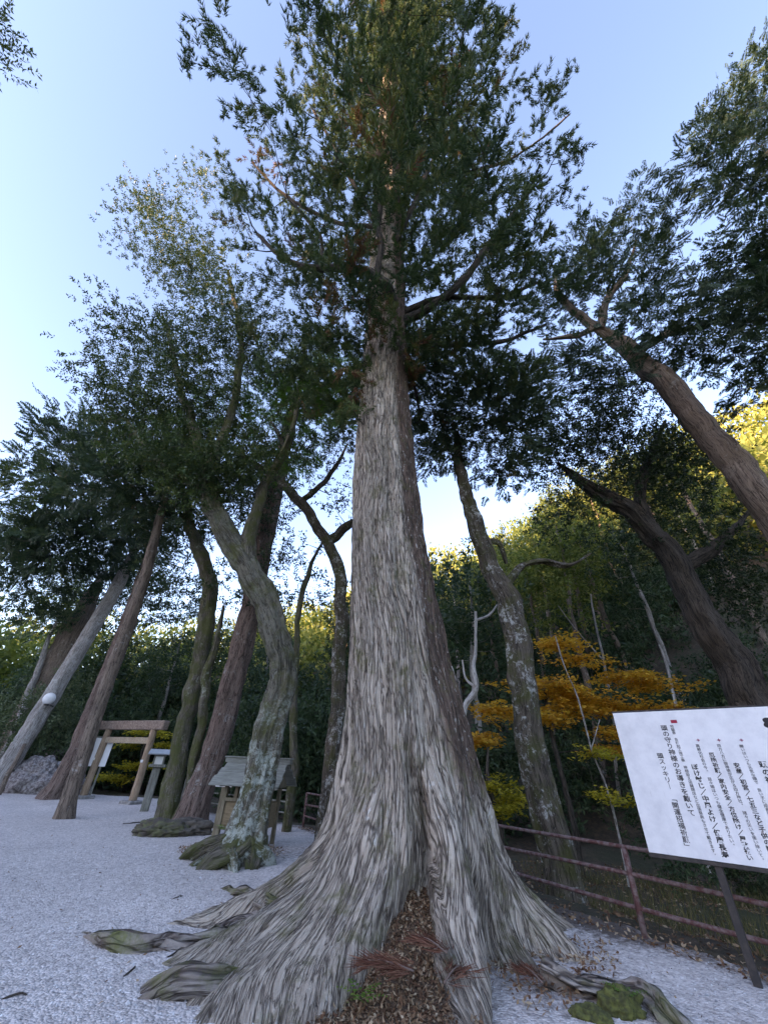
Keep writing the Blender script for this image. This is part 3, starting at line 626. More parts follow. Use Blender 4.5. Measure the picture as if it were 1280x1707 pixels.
Tr('conifer_tree', 'pale-flecked trunk with wide root flare beside the stone boulders', [(86, 1334, 46), (102, 1308, 34), (130, 1252, 30), (160, 1175, 27), (196, 1085, 24), (226, 1000, 21), (250, 930, 18), (262, 880, 14), (280, 800, 8)], 20.4, MAT_BARK_RED, MAT_L_CON,
   blobs=[B(150, 770, 85, Y=17, n=50), B(80, 830, 70, Y=18, n=40), B(140, 860, 80, Y=18.5, n=44), B(220, 880, 60, Y=19, n=24), B(60, 900, 60, Y=19.5, n=26), B(130, 740, 45, Y=16.5, n=20)], kind='flat', nleaf=18, per=8, size=.75, spread=.6, seed=26, wob=.18, amp=.03, flute=.25, tstart=.7, tint=.42, droop=.25)
Tr('conifer_tree', 'pale grey straight trunk carrying the white globe lamp', [(-14, 1326, 40), (8, 1285, 30), (40, 1235, 27), (80, 1170, 25), (122, 1100, 23), (165, 1028, 21), (202, 965, 19), (240, 880, 12)], 22.4, MAT_BARK_GREY, MAT_L_CON,
   blobs=[B(170, 920, 60, Y=22, n=26), B(100, 930, 60, Y=22, n=26), B(40, 960, 55, Y=23, n=22), B(20, 890, 45, Y=22, n=14), B(230, 930, 45, Y=22, n=16)], kind='flat', nleaf=16, per=8, size=.85, spread=.7, seed=27, wob=.18, amp=.025, flute=.1, tstart=.8, tint=.3, droop=.2)
Tr('conifer_tree', 'thick old grey-brown trunk leaning behind the boulders', [(-20, 1320, 70), (20, 1262, 58), (50, 1200, 52), (85, 1130, 46), (125, 1050, 38), (170, 960, 26)], 26.5, MAT_BARK_BROWN, MAT_L_CON,
   blobs=[B(180, 980, 70, Y=26, n=30), B(90, 1010, 60, Y=27, n=20), B(250, 1010, 60, Y=27, n=24)], kind='flat', nleaf=14, per=7, size=1.0, spread=.8, seed=28, wob=.18, amp=.04, tstart=.7, tint=.25, nseg=34)
Tr('conifer_tree', 'thin pale stem alongside the thick old grey-brown trunk', [(-8, 1285, 12), (18, 1235, 11), (45, 1165, 10), (68, 1100, 8), (100, 1020, 5)], 25.5, MAT_BARK_GREY, MAT_L_PALE, blobs=[B(90, 1040, 30, Y=25, n=10)], kind='flat', nleaf=14, per=5, size=.8, spread=.6, seed=29, amp=.015)
Tr('crooked_tree', 'dark crooked trunk bending left high above the offering box', [(548, 1350, 46), (553, 1280, 36), (560, 1180, 32), (567, 1080, 30), (569, 1000, 28), (560, 935, 26), (528, 878, 23), (495, 832, 20), (455, 795, 17), (420, 770, 14), (392, 754, 11)], 12.6, MAT_BARK_SPOT, MAT_L_DARK, Yend=11.6,
   limbs=[([(545, 905, 16), (575, 880, 15), (605, 855, 14)], 12.2, 12.4), ([(500, 838, 10), (545, 800, 8), (580, 740, 5)], 12, 11.8), ([(455, 795, 9), (470, 740, 7), (450, 700, 4)], 11.8, 11.4)],
   blobs=[B(450, 740, 50, Y=11.6, n=20), B(540, 760, 45, Y=11.8, n=16), B(560, 840, 30, Y=12.2, n=8), B(400, 830, 40, Y=12, n=12)], kind='broad', nleaf=13, per=6, size=.38, spread=.4, seed=30, ws=0.68, amp=.03, nseg=34, flute=.08, tstart=.6, tint=.35, brm=MAT_BARK_DARK)
Tr('slender_tree', 'very thin upright stem between the oak and the crooked trunk', [(484, 1330, 15), (488, 1240, 12), (491, 1130, 11), (494, 1030, 9), (515, 950, 7), (545, 890, 5)], 14, MAT_BARK_MOSS, MAT_L_DARK, blobs=[B(480, 930, 45, Y=14.5, n=16), B(520, 980, 40, Y=15, n=12), B(460, 990, 40, Y=15.5, n=12)], per=6, size=.45, seed=31, amp=.012, tstart=.6, nleaf=12)
# right-hand side
Tr('hemlock_tree', 'lichen-spotted curving trunk standing just behind the rusty railing', [(938, 1488, 74), (930, 1445, 64), (912, 1360, 58), (893, 1265, 54), (872, 1160, 49), (856, 1070, 46), (842, 1000, 42), (818, 945, 34), (797, 890, 29), (782, 840, 25), (770, 785, 20), (760, 720, 13)], 8.8, MAT_BARK_SPOT, MAT_L_CON, zg=-.5,
   limbs=[([(842, 990, 18), (850, 965, 14), (872, 943, 10), (905, 935, 7), (950, 942, 5), (985, 922, 3)], 8.8, 9.4), ([(800, 900, 12), (830, 905, 9), (845, 940, 7)], 8.8, 9.1)],
   blobs=[B(770, 690, 80, Y=8.2, n=42), B(840, 700, 60, Y=8.2, n=28), B(730, 740, 50, Y=8.8, n=20), B(800, 640, 45, Y=7.8, n=16), B(860, 640, 45, Y=7.8, n=14), B(830, 780, 45, Y=9, n=12)], kind='flat', nleaf=18, per=13, size=.36, spread=.36, seed=41, ws=0.8, amp=.035, nseg=48, rows=200, flute=.1, tstart=.8, tint=.5, brm=MAT_BARK_DARK)
Tr('leaning_oak', 'massive near-black trunk leaning left behind the white notice board', [(1300, 1330, 105), (1262, 1200, 88), (1225, 1115, 78), (1180, 1045, 68), (1130, 945, 58), (1085, 885, 46), (1030, 840, 36), (978, 808, 26), (930, 770, 16)], 12, MAT_BARK_DARK, MAT_L_DARK, zg=-1.0, Yend=11,
   limbs=[([(1130, 945, 26), (1180, 920, 20), (1220, 885, 14), (1250, 850, 9)], 11.6, 11.2), ([(1085, 885, 20), (1065, 830, 16), (1080, 770, 11), (1110, 700, 7)], 11.4, 11)],
   blobs=[B(960, 730, 85, Y=10.8, n=46), B(1050, 770, 85, Y=11, n=46), B(900, 750, 60, Y=10.8, n=24), B(1010, 680, 60, Y=10.4, n=26), B(1150, 830, 75, Y=11.4, n=32), B(1120, 760, 60, Y=11, n=24), B(960, 850, 55, Y=11.5, n=16), B(1210, 930, 70, Y=12, n=26), B(1250, 1010, 70, Y=12.5, n=24), B(1060, 900, 50, Y=12, n=12)], kind='broad', nleaf=14, per=13, size=.40, spread=.5, seed=42, ws=0.66, amp=.05, nseg=40, tstart=.6, tint=.3)
Tr('hemlock_tree', 'tall leaning trunk with peeling bark high above the notice board', [(1560, 1420, 90), (1420, 1080, 72), (1330, 920, 62), (1280, 850, 56), (1240, 795, 52), (1190, 730, 47), (1140, 670, 42), (1090, 618, 36), (1045, 580, 30), (992, 545, 22)], 8.6, MAT_BARK_BROWN, MAT_L_CON, zg=-.5, Yend=8.0,
   limbs=[([(992, 545, 16), (958, 520, 12), (930, 488, 10), (925, 450, 7)], 8, 7.8), ([(1000, 550, 14), (1010, 500, 12), (1040, 460, 9), (1060, 400, 6)], 8, 7.6), ([(1060, 590, 14), (1110, 560, 11), (1180, 540, 8)], 8.1, 7.6), ([(992, 546, 10), (950, 560, 8), (905, 565, 5)], 8, 8.2)],
   blobs=[B(1060, 380, 65, Y=6.8, n=34), B(1000, 430, 60, Y=7.2, n=30), B(1090, 460, 60, Y=7, n=28), B(960, 480, 50, Y=7.4, n=22), B(1180, 490, 55, Y=7, n=22), B(1130, 560, 65, Y=7.4, n=30), B(1220, 560, 60, Y=7.4, n=26), B(950, 590, 45, Y=8, n=14), B(1020, 620, 45, Y=8, n=14), B(1260, 630, 55, Y=8, n=20), B(1060, 520, 45, Y=7.4, n=14)], kind='flat', nleaf=18, per=13, size=.36, spread=.36, seed=43, ws=0.85, amp=.03, nseg=40, rows=160, tstart=.85, tint=.32, hori=-.05, brm=MAT_BARK_DARK)
Tr('hemlock_tree', 'feathery tree overhanging from beyond the notice board', [(1900, 1500, 60), (1750, 1100, 55), (1620, 800, 50), (1520, 560, 42), (1450, 380, 34), (1420, 220, 24)], 6.2, MAT_BARK_BROWN, MAT_L_CON, zg=-.5, Yend=5.2,
   blobs=[B(1235, 190, 60, Y=3.9, n=32), B(1275, 110, 60, Y=3.4, n=26), B(1195, 260, 45, Y=4.3, n=18), B(1265, 290, 60, Y=4.2, n=28), B(1275, 400, 50, Y=4.6, n=20), B(1340, 200, 70, Y=3.8, n=26), B(1330, 420, 80, Y=4.6, n=26), B(1280, 500, 40, Y=5, n=14), B(1360, 560, 70, Y=5.2, n=20)], kind='flat', nleaf=18, per=13, size=.40, spread=.40, seed=44, amp=.02, rows=60, tstart=.5, tint=.3, hori=-.05)
Tr('broadleaf_tree', 'tree whose outer sprays just reach in from the open gravel side', [(-420, 1500, 60), (-300, 1100, 50), (-220, 800, 42), (-180, 600, 32), (-170, 400, 24)], 7, MAT_BARK_MOSS, MAT_L_BROAD, Yend=4.2,
   blobs=[B(-30, 40, 40, Y=1.6, n=26), B(-42, 790, 32, Y=7.5, n=18), B(-260, 300, 100, Y=3.0, n=24), B(-230, 600, 80, Y=5.5, n=22)], kind='broad', nleaf=14, per=6, size=.36, spread=.36, seed=45, amp=.02, rows=50, tstart=.4, tint=.6)

# foot of the oak
OAK = [o for o in bpy.data.objects if o.name.startswith('evergreen_oak')][0]; ob_ = np.array(OAK.location)
for k_, (an_, ln_, h_) in enumerate([(-95, 1.15, .55), (-62, .95, .45), (-30, .8, .42), (5, .75, .40), (40, .7, .38), (75, .7, .35), (-125, 1.0, .5), (130, .7, .4)]):
    dv = np.array([math.sin(math.radians(an_)), -math.cos(math.radians(an_)), 0]); sd_ = np.array([-dv[1], dv[0], 0]) * .12 * (-1) ** k_
    P = np.array([ob_ + [.04, 0, h_], ob_ + dv * ln_ * .35 + sd_ + [0, 0, h_ * .42], ob_ + dv * ln_ * .7 + [0, 0, .06], ob_ + dv * ln_ - sd_ + [0, 0, -.10]]); V, F, uv = barktube(P, [.20, .17, .11, .03], 18, 50, .05, 600 + k_); mk('root', V - ob_, F, MAT_BARK_LICH if k_ % 2 else MAT_BARK_MOSS, OAK, True, uv)

# ------------------------------------------------------------------ maples in autumn colour
def maple(name, label, base, hgt, tiers, leafm, seed, size=.55, nleaf=26):
    r = np.random.default_rng(seed); b = np.array([base[0], base[1], float(terrain(np.array([base[0]]), np.array([base[1]]))[0])])
    root = thing(name, label, 'tree', None, b)
    P = np.array([b + [0, 0, -.2], b + [.05, .05, hgt * .35], b + [-.1, .0, hgt * .7], b + [.0, .1, hgt]]); V, F, uv = barktube(P, [.07, .06, .045, .02], 12, 40, .01, seed); mk('trunk', V - b, F, MAT_BARK_DARK, root, True, uv)
    Q, qr = catmull(P, [.07, .06, .045, .02], 30); T = []
    for c, rx, n in tiers:
        a = r.random(n) * 6.283; q = np.sqrt(r.random(n)) * rx; T.append(np.stack([c[0] + q * np.cos(a), c[1] + q * np.sin(a), c[2] + r.normal(0, .05, n) - .12 * q], 1))
    T = np.concatenate(T); paths = grow([*Q[8:]], [*qr[8:]], T, r, k=.009, up=-.1, rmin=.005); V, F, uv = branch_mesh(paths); mk('branchwork', V - b, F, MAT_BARK_DARK, root, True, uv, kind='stuff')
    per = 3; K = len(T) * per; pos = np.repeat(T, per, 0) + r.normal(0, 1, (K, 3)) * [.22, .22, .05]; d = np.tile([0, 0, 1.0], (K, 1)) + r.normal(0, .18, (K, 3))
    V, F, tn = place('maple', nleaf, pos, d, size * (.7 + .6 * r.random(K)), r, np.clip(r.normal(.5, .2, K), 0, 1), .2); mk('crown', V - b, F, leafm, root, False, None, tn, kind='stuff')
    return root
def tier(px, py, rpx, Y, n):
    P = PY(px, py, Y); return (P, rpx / FPX * depth(P), n)
maple('maple_tree', 'orange autumn maple in flat tiers behind the spotted trunk and notice board', PY(965, 1440, 12.2)[:2], 4.6,
      [tier(925, 1072, 38, 12, 12), tier(985, 1100, 30, 12, 8), tier(900, 1140, 50, 11.6, 18), tier(950, 1150, 45, 12, 16), tier(980, 1165, 50, 12.2, 18), tier(1040, 1125, 45, 12.4, 15), tier(1095, 1140, 38, 12.6, 12), tier(1075, 1175, 55, 12.4, 18), tier(905, 1195, 40, 11.5, 13), tier(960, 1180, 40, 12, 12), tier(830, 1185, 36, 11.4, 11), tier(810, 1230, 40, 11.2, 13), tier(1020, 1215, 38, 12, 9), tier(1010, 1250, 26, 12, 6)], MAT_L_MAPLE, 61)
maple('maple_tree', 'yellow-green young maple between the great trunk and the spotted trunk', PY(835, 1450, 10.6)[:2], 2.2,
      [tier(815, 1310, 34, 10.4, 10), tier(830, 1345, 30, 10.4, 8), tier(850, 1330, 28, 10.8, 8), tier(1000, 1255, 28, 10.8, 7), tier(1020, 1330, 26, 10.6, 6)], MAT_L_MAPLEY, 62, .42)
maple('maple_tree', 'golden maple glowing behind the torii gate', PY(215, 1330, 25)[:2], 2.6,
      [tier(250, 1220, 30, 25, 12), tier(235, 1275, 30, 25, 12), tier(195, 1295, 26, 25, 10), tier(270, 1240, 20, 25.5, 7), tier(220, 1240, 20, 25.5, 6)], MAT_L_MAPLEY, 63, .7)

# ------------------------------------------------------------------ background wood: shrubs and slim trees, copied
def zt(x, y): return float(terrain(np.array([x]), np.array([y]))[0])
def shrub_proto(label, leafm, seed, h=2.6, rad=1.3, n=40, group='understory shrubs'):
    r = np.random.default_rng(seed); root = thing('shrub', label, 'shrub', group); T = blobpts([((0, 0, h * .55), (rad, rad, h * .5), n)], r); T[:, 2] = np.maximum(T[:, 2], .15)
    P = np.array([[0, 0, -.2], [.03, 0, .25], [0, .03, .5], [.02, 0, h * .5]]); paths = [(P, np.array([.05, .04, .035, .02]))] + grow([*P], [.03] * 4, T, r, k=.01)
    V, F, uv = branch_mesh(paths); mk('stems', V, F, MAT_BARK_DARK, root, True, uv, kind='stuff').name = 'stemwork'
    per = 7; K = n * per; pos = np.repeat(T, per, 0) + r.normal(0, .25, (K, 3)); d = unit(pos - [0, 0, h * .4]) + r.normal(0, .4, (K, 3)) + [0, 0, .2]
    V, F, tn = place('broad', 13, pos, d, .5 * (.7 + .6 * r.random(K)), r, np.clip(r.normal(.4, .2, K), 0, 1), .12); mk('foliage', V, F, leafm, root, False, None, tn, kind='stuff'); return root
def slim_proto(label, leafm, barkm, seed, h=12, n=46, group='slim trees of the wood'):
    r = np.random.default_rng(seed); root = thing('woodland_tree', label, 'tree', group)
    P = np.array([[0, 0, -.5], [.1, 0, h * .25], [-.1, .1, h * .55], [.05, 0, h * .8], [0, .1, h]]); rd = np.array([.17, .14, .11, .07, .02]); V, F, uv = barktube(P, rd, 12, 50, .02, seed); mk('trunk', V, F, barkm, root, True, uv)
    Q, qr = catmull(P, rd, 30); T = blobpts([((0, 0, h * .78), (2.0, 2.0, h * .3), n)], r); paths = grow([*Q[10:]], [*qr[10:]], T, r, k=.009); V, F, uv = branch_mesh(paths, 4); mk('branchwork', V, F, barkm, root, True, uv, kind='stuff')
    per = 7; K = n * per; pos = np.repeat(T, per, 0) + r.normal(0, .45, (K, 3)); d = unit(pos - [0, 0, h * .6]) + r.normal(0, .4, (K, 3))
    V, F, tn = place('broad', 12, pos, d, .8 * (.7 + .6 * r.random(K)), r, np.clip(r.normal(.4, .2, K), 0, 1), .12); mk('crown', V, F, leafm, root, False, None, tn, kind='stuff'); return root
r = np.random.default_rng(77)
protos = [shrub_proto('dark evergreen shrub filling the edge of the wood', MAT_L_SHRUB, 81), shrub_proto('dark evergreen shrub filling the edge of the wood', MAT_L_SHRUB, 82, 3.4, 1.6, 60), shrub_proto('dark evergreen shrub filling the edge of the wood', MAT_L_DARK, 83, 2.0, 1.2, 36)]
spots = []; LB = []
for px in range(-30, 560, 34): LB.append('dark evergreen shrub in the front row behind the torii gate and boulders'); spots.append((px, 27 + 3 * r.random(), 1.35))
for px in range(0, 560, 60): LB.append('tall dark evergreen shrub in the second row of the wood behind the torii'); spots.append((px + 15, 33 + 4 * r.random(), 2.0))
for px in range(430, 640, 40): LB.append('dark evergreen shrub behind the roofed offering box'); spots.append((px, 19 + 4 * r.random(), 1.1))
for px in (700, 760, 820, 880, 960, 1040, 1110, 1180, 1250, 1300): LB.append('dark evergreen shrub just inside the wood beyond the rusty railing'); spots.append((px, 15.5 + 4 * r.random(), 1.0))
for px in (740, 850, 930, 1010, 1090, 1160, 1230, 1290): LB.append('larger dark evergreen shrub behind the orange maple on the slope'); spots.append((px, 22 + 5 * r.random(), 1.3))
for px in range(720, 1340, 44): LB.append('dark evergreen shrub high on the slope among the slim trees'); spots.append((px, 28 + 14 * r.random(), 1.7))
for px in (1090, 1180, 1270): LB.append('knee-high dark shrub on the bank under the white notice board'); spots.append((px, 9.6 + 1.2 * r.random(), .5))
used = set()
for k, (px, Y, s_) in enumerate(spots):
    q = PY(px, 1300, Y); pk = k % 3; o = protos[pk] if pk not in used else copy_tree(protos[pk]); used.add(pk); o['label'] = LB[k]
    o.location = (q[0], q[1], zt(q[0], q[1])); o.rotation_euler = (0, 0, r.random() * 6.28); sc = s_ * (.8 + .4 * r.random()); o.scale = (sc, sc, sc * (.9 + .3 * r.random()))
ps = shrub_proto('pale grey-green feathery shrub above the boulders', MAT_L_PALE, 84, 5.0, 1.8, 70, None); q = PY(55, 1290, 24.5); ps.location = (q[0], q[1], zt(q[0], q[1])); ps.scale = (1.05, 1.05, 1.15)
ps = shrub_proto('pale grey-green feathery shrub spilling in beside the thick leaning trunk', MAT_L_PALE, 85, 4.6, 1.6, 56, None); q = PY(-10, 1290, 24.0); ps.location = (q[0], q[1], zt(q[0], q[1]))
protos = [slim_proto('slim woodland tree with a leafy top on the slope', MAT_L_DARK, MAT_BARK_DARK, 91), slim_proto('slim woodland tree with a leafy top on the slope', MAT_L_SHRUB, MAT_BARK_GREY, 92, 10), slim_proto('slim woodland tree with a leafy top on the slope', MAT_L_HILL, MAT_BARK_BROWN, 93, 13)]
used = set(); k = 0
for px, Y in [(30, 34), (90, 38), (150, 33), (215, 36), (270, 31), (330, 35), (380, 30), (430, 36), (560, 34), (590, 27), (730, 24), (790, 20), (835, 26), (880, 31), (915, 22), (950, 28), (985, 19), (1010, 24), (1045, 31), (1075, 21), (1110, 27), (1150, 20), (1185, 30), (1230, 23), (1290, 26), (1340, 20), (770, 33), (900, 38), (1000, 36), (1100, 36), (1200, 38), (1280, 36)]:
    q = PY(px, 1200, Y); pk = int(r.integers(0, 3)) if px < 700 else int(r.choice([1, 2, 2])); o = protos[pk] if pk not in used else copy_tree(protos[pk]); used.add(pk); sc = (.75 if px < 600 else .85) + .3 * r.random()
    o.location = (q[0], q[1], zt(q[0], q[1])); o.rotation_euler = (r.normal(0, .03), r.normal(0, .03), r.random() * 6.28); o.scale = (sc, sc, sc); k += 1
    o['label'] = ('dark-trunked slim tree', 'pale-trunked slim tree', 'brown-trunked slim tree with yellow-green top')[pk] + (' deep in the wood behind the torii gate' if px < 500 else (' behind the crooked trunk' if px < 700 else (' near the orange maple on the slope' if Y < 29 else ' high on the slope behind the orange maple')))
for i_, p_ in enumerate(protos):
    if i_ not in used: p_.location = (6 + i_, 40, zt(6 + i_, 40))

# wooded hillside: crowns too far off to count, the last ones on the added unseen ridge
r = np.random.default_rng(101); Vs, Ts = [], []
def crown_tmpl(n):
    d = unit(r.normal(0, 1, (n, 3))) * (r.random(n) ** .33)[:, None] * [1, 1, 1.25]; d *= (1 + .25 * np.sin(d[:, :1] * 5 + d[:, 2:] * 4))
    dr = unit(d + r.normal(0, .6, (n, 3)) + [0, 0, .3]); return quads_from(d, dr, np.full(n, .16), np.full(n, .11), unit(np.cross(dr, r.normal(0, 1, (n, 3)))))
tms = [crown_tmpl(420) for _ in range(4)]
for k in range(350):
    a = r.uniform(-56, 74) if k < 300 else r.uniform(-172, -75); s0 = np.interp(a, AZT, S0T); s1 = np.interp(a, AZT, S1T)
    q = (44 if a < 12 else 36) + (s1 - (40 if a < 12 else 34)) * r.random() if k < 300 else s1 - 14 * r.random(); x, y = math.sin(math.radians(a)) * q, math.cos(math.radians(a)) * q
    s_ = r.uniform(2.2, 4.0) * (1 if k < 300 else 1.4); z = zt(x, y) + s_ * r.uniform(.9, 1.6); ca, sa = math.cos(k), math.sin(k)
    T = tms[k % 4] @ np.array([[ca, sa, 0], [-sa, ca, 0], [0, 0, 1]]) * s_ + [x, y, z]; Vs.append(T.reshape(-1, 3)); Ts.append(np.repeat(np.clip(r.normal(r.uniform(.15, .85), .12, len(T)), 0, 1), 4))
V = np.concatenate(Vs); o = mk('hillside_forest', V, np.arange(len(V)).reshape(-1, 4), MAT_L_HILL, None, False, None, np.concatenate(Ts), kind='stuff'); tag(o, 'wooded hillside with sunlit yellow-green tinted into its leaves, rising behind everything', 'forest')

# bare pale dead branches standing in the wood
def dead(label, pix, Y, side=(), seed=1, m=MAT_DEAD, ws=1.0):
    pix = [(a, b, c * ws) for a, b, c in pix]; side = [[(a, b, c * ws) for a, b, c in q] for q in side]
    P, R = tpath(pix, Y); P[0, 2] = zt(P[0, 0], P[0, 1]) - .2; b = P[0].copy(); root = thing('dead_sapling', label, 'dead tree', None, b)
    V, F, uv = barktube(P, R, 10, 50, .006, seed); mk('trunk', V - b, F, m, root, True, uv)
    for sp in side:
        P, R = tpath(sp, Y); V, F, uv = barktube(P, R, 8, 24, .004, seed + 1); mk('twig', V - b, F, m, root, True, uv)
dead('bleached crooked dead stem beside the great trunk', [(768, 1420, 10), (767, 1250, 9), (772, 1180, 9), (790, 1145, 9), (788, 1110, 7), (793, 1085, 5), (792, 1020, 4)], 10.5, [[(790, 1145, 4), (776, 1130, 3), (770, 1100, 2)], [(792, 1035, 4), (815, 1025, 3.5), (828, 1008, 2)]], 5)
dead('straight pale dead pole standing in the wood above the notice board', [(1140, 1330, 7), (1128, 1180, 6), (1115, 1120, 5), (1098, 1075, 3)], 14, [], 6, MAT_DEAD, .7)
dead('thin grey dead stem arching behind the spotted trunk', [(1040, 1440, 8), (1015, 1330, 6), (985, 1250, 5), (965, 1170, 4), (940, 1110, 3), (925, 1060, 2)], 11, [[(985, 1250, 3), (1000, 1200, 2)]], 7, MAT_BARK_GREY, .55)
dead('pale forked dead stem deep in the wood', [(1030, 1330, 10), (1020, 1180, 8), (1005, 1100, 6), (990, 1030, 5), (985, 990, 3)], 18, [[(1005, 1100, 4), (960, 1050, 3), (930, 1010, 2)]], 8, MAT_BARK_GREY, .6)

# ------------------------------------------------------------------ shrine furniture
MAT_TORII = wood('cypress_log', (.36, .25, .17), (.48, .35, .25), (.17, .11, .075), (22, 22, 3))
MAT_TORII_TOP = wood('weathered_beam', (.27, .19, .15), (.40, .31, .26), (.11, .07, .055), (16, 16, 16))
MAT_TIE = wood('pale_beam', (.40, .31, .22), (.52, .42, .31), (.22, .15, .1), (5, 30, 30))
MAT_GREYWOOD = wood('grey_wood', (.21, .21, .18), (.32, .32, .28), (.10, .10, .08), (18, 18, 3))
MAT_BOXWOOD = wood('box_panel', (.24, .175, .105), (.32, .24, .15), (.12, .085, .05), (4, 30, 24))
MAT_FRAMEWOOD = wood('box_frame', (.20, .165, .11), (.28, .235, .165), (.09, .075, .05), (20, 20, 4))
MAT_ROOFBOARD = wood('roof_board', (.215, .22, .19), (.30, .305, .27), (.11, .115, .095), (3, 30, 30))
MAT_COPPER = plain('copper_cap', (.36, .38, .40), .45, col2=(.28, .31, .31), metal=.3)
MAT_STONE = plain('stone', (.20, .19, .18), .9, col2=(.34, .33, .31), scale=6)
MAT_WHITE = plain('white_panel', (.80, .80, .80), .55)
MAT_PAPER = plain('white_paper', (.82, .81, .78), .8)
MAT_RUST = plain('rusty_pipe', (.14, .055, .05), .7, col2=(.24, .17, .16), scale=14, metal=.2)
MAT_BLACKMETAL = plain('dark_steel', (.045, .04, .038), .6, col2=(.075, .06, .052), scale=12, metal=.3)
def beam(mb, a, b, wd, ht, up=(0, 0, 1), bev=.012):
    a = np.asarray(a, float); b = np.asarray(b, float); x = unit(b - a); y = unit(np.cross(up, x)); z = np.cross(x, y)
    return mb.box((a + b) / 2, (np.linalg.norm(b - a) / 2, wd / 2, ht / 2), np.stack([x, y, z], 1), bev)
# torii gate
A_t, B_t = G(137, 1332), G(219, 1341); u_t = unit((B_t - A_t) * [1, 1, 0]); v_t = np.array([-u_t[1], u_t[0], 0]); mid = (A_t + B_t) / 2
torii = thing('torii_gate', 'plain unpainted wooden torii gate at the edge of the wood', 'torii gate', None, mid)
wT = np.linalg.norm(B_t - A_t); hT = 2.62
for sgn in (-1, 1):
    f0 = u_t * sgn * wT / 2; top = u_t * sgn * (wT / 2 - .06) + [0, 0, hT]
    po = MB().tube(catmull([f0 + [0, 0, -.2], f0 + [0, 0, .9], (f0 * .5 + top * .5) + [0, 0, .4], top], [.155, .15, .145, .14], 14)[0], np.linspace(.155, .138, 14), 20).build('post', MAT_TORII, torii, True)
    MB().box(f0 + [0, 0, .05], (.34, .34, .07), rotz(math.atan2(u_t[1], u_t[0])), .03).build('footing', MAT_STONE, torii)
    kn = MB().box(u_t * sgn * wT / 2 + [0, 0, 1.45] - v_t * .15, (.05, .04, .05), None, .012).build('paper_tassel', MAT_PAPER, po)
beam(MB(), -u_t * (wT / 2 + .62) + [0, 0, hT + .17], u_t * (wT / 2 + .62) + [0, 0, hT + .17], .30, .36, bev=.03).build('lintel', MAT_TORII_TOP, torii)
beam(MB(), -u_t * (wT / 2 - .06) + [0, 0, hT - .42], u_t * (wT / 2 - .06) + [0, 0, hT - .42], .13, .24, bev=.015).build('tie_beam', MAT_TIE, torii)
# wooden lantern
Lb = G(240, 1353); lan = thing('post_lantern', 'tall grey wooden post lantern with slanted metal roof by the torii', 'lantern', None, Lb, .35)
MB().box((0, 0, .62), (.13, .13, .68), None, .015).build('post', MAT_GREYWOOD, lan)
MB().box((0, 0, 1.345), (.28, .28, .045), None, .01).build('ledge', MAT_GREYWOOD, lan)
fb = MB()
for sx in (-1, 1):
    for sy in (-1, 1): fb.box((sx * .16, sy * .16, 1.53), (.025, .025, .14), None, .004)
fb.box((0, 0, 1.665), (.20, .20, .025), None, .004).build('lantern_frame', MAT_GREYWOOD, lan)
MB().box((0, 0, 1.515), (.145, .145, .125)).build('lantern_pane', MAT_PAPER, lan)
rt = .30; Mx = np.array([[1, 0, 0], [0, math.cos(rt), -math.sin(rt)], [0, math.sin(rt), math.cos(rt)]])
MB().box((0, -.16, 1.78), (.40, .25, .02), Mx, .005).build('roof_panel', MAT_COPPER, lan)
MB().box((0, .20, 1.78), (.40, .21, .02), Mx.T, .005).build('roof_panel', MAT_COPPER, lan)
# roofed offering box behind the oak
Sb = np.array([-2.92, 11.75, 0]); sh = thing('offering_box', 'small wooden box on legs under a grey shingled gable roof', 'offering box', None, Sb, -.16)
for sx in (-1, 1):
    for sy in (-1, 1): MB().box((sx * .56, sy * .30, .52), (.045, .045, .56), None, .008).build('leg', MAT_FRAMEWOOD, sh)
MB().box((0, -.285, .56), (.515, .018, .24), None, .004).build('front_panel', MAT_BOXWOOD, sh)
MB().box((0, .285, .56), (.515, .018, .24), None, .004).build('back_panel', MAT_BOXWOOD, sh)
for sx in (-1, 1): MB().box((sx * .55, 0, .56), (.018, .255, .24), None, .004).build('side_panel', MAT_BOXWOOD, sh)
MB().box((0, -.31, .83), (.60, .04, .035), None, .006).build('top_rail', MAT_FRAMEWOOD, sh)
MB().box((0, -.31, .30), (.60, .035, .03), None, .006).build('bottom_rail', MAT_FRAMEWOOD, sh)
MB().box((0, 0, .50), (.5, .25, .02)).build('floor_board', MAT_FRAMEWOOD, sh)
for sx in (-1, 1):
    MB().add([(sx * .66, -.5, 1.08), (sx * .66, .5, 1.08), (sx * .66, 0, 1.56), (sx * .62, -.5, 1.08), (sx * .62, .5, 1.08), (sx * .62, 0, 1.56)], [(0, 1, 2), (3, 5, 4), (0, 3, 4, 1), (1, 4, 5, 2), (2, 5, 3, 0)]).build('gable_board', MAT_FRAMEWOOD, sh)
sl = math.atan2(.56, .68)
for sy in (-1, 1):
    for kk in range(3):
        t0 = .10 + kk * .27; c = np.array([0, sy * (t0 * math.cos(sl) + .06), 1.60 - t0 * math.sin(sl) - .02 + .012 * (2 - kk) * -1]); Mx = np.array([[1, 0, 0], [0, math.cos(sl), sy * math.sin(sl)], [0, -sy * math.sin(sl), math.cos(sl)]])
        MB().box(c + np.array([0, 0, .02 + .004 * kk]), (.80 + .035 * kk, .148, .014), Mx, .004).build('roof_board', MAT_ROOFBOARD, sh)
rb_ = MB().box((0, 0, 1.615), (.86, .10, .05), None, .01).build('ridge_board', MAT_ROOFBOARD, sh)
MB().box((0, 0, 1.685), (.88, .125, .016), None, .005).build('ridge_cap', MAT_ROOFBOARD, rb_)
MB().box((-.98, .35, 1.13), (.22, .02, .10), None, .004).build('label_strip', MAT_PAPER, sh)
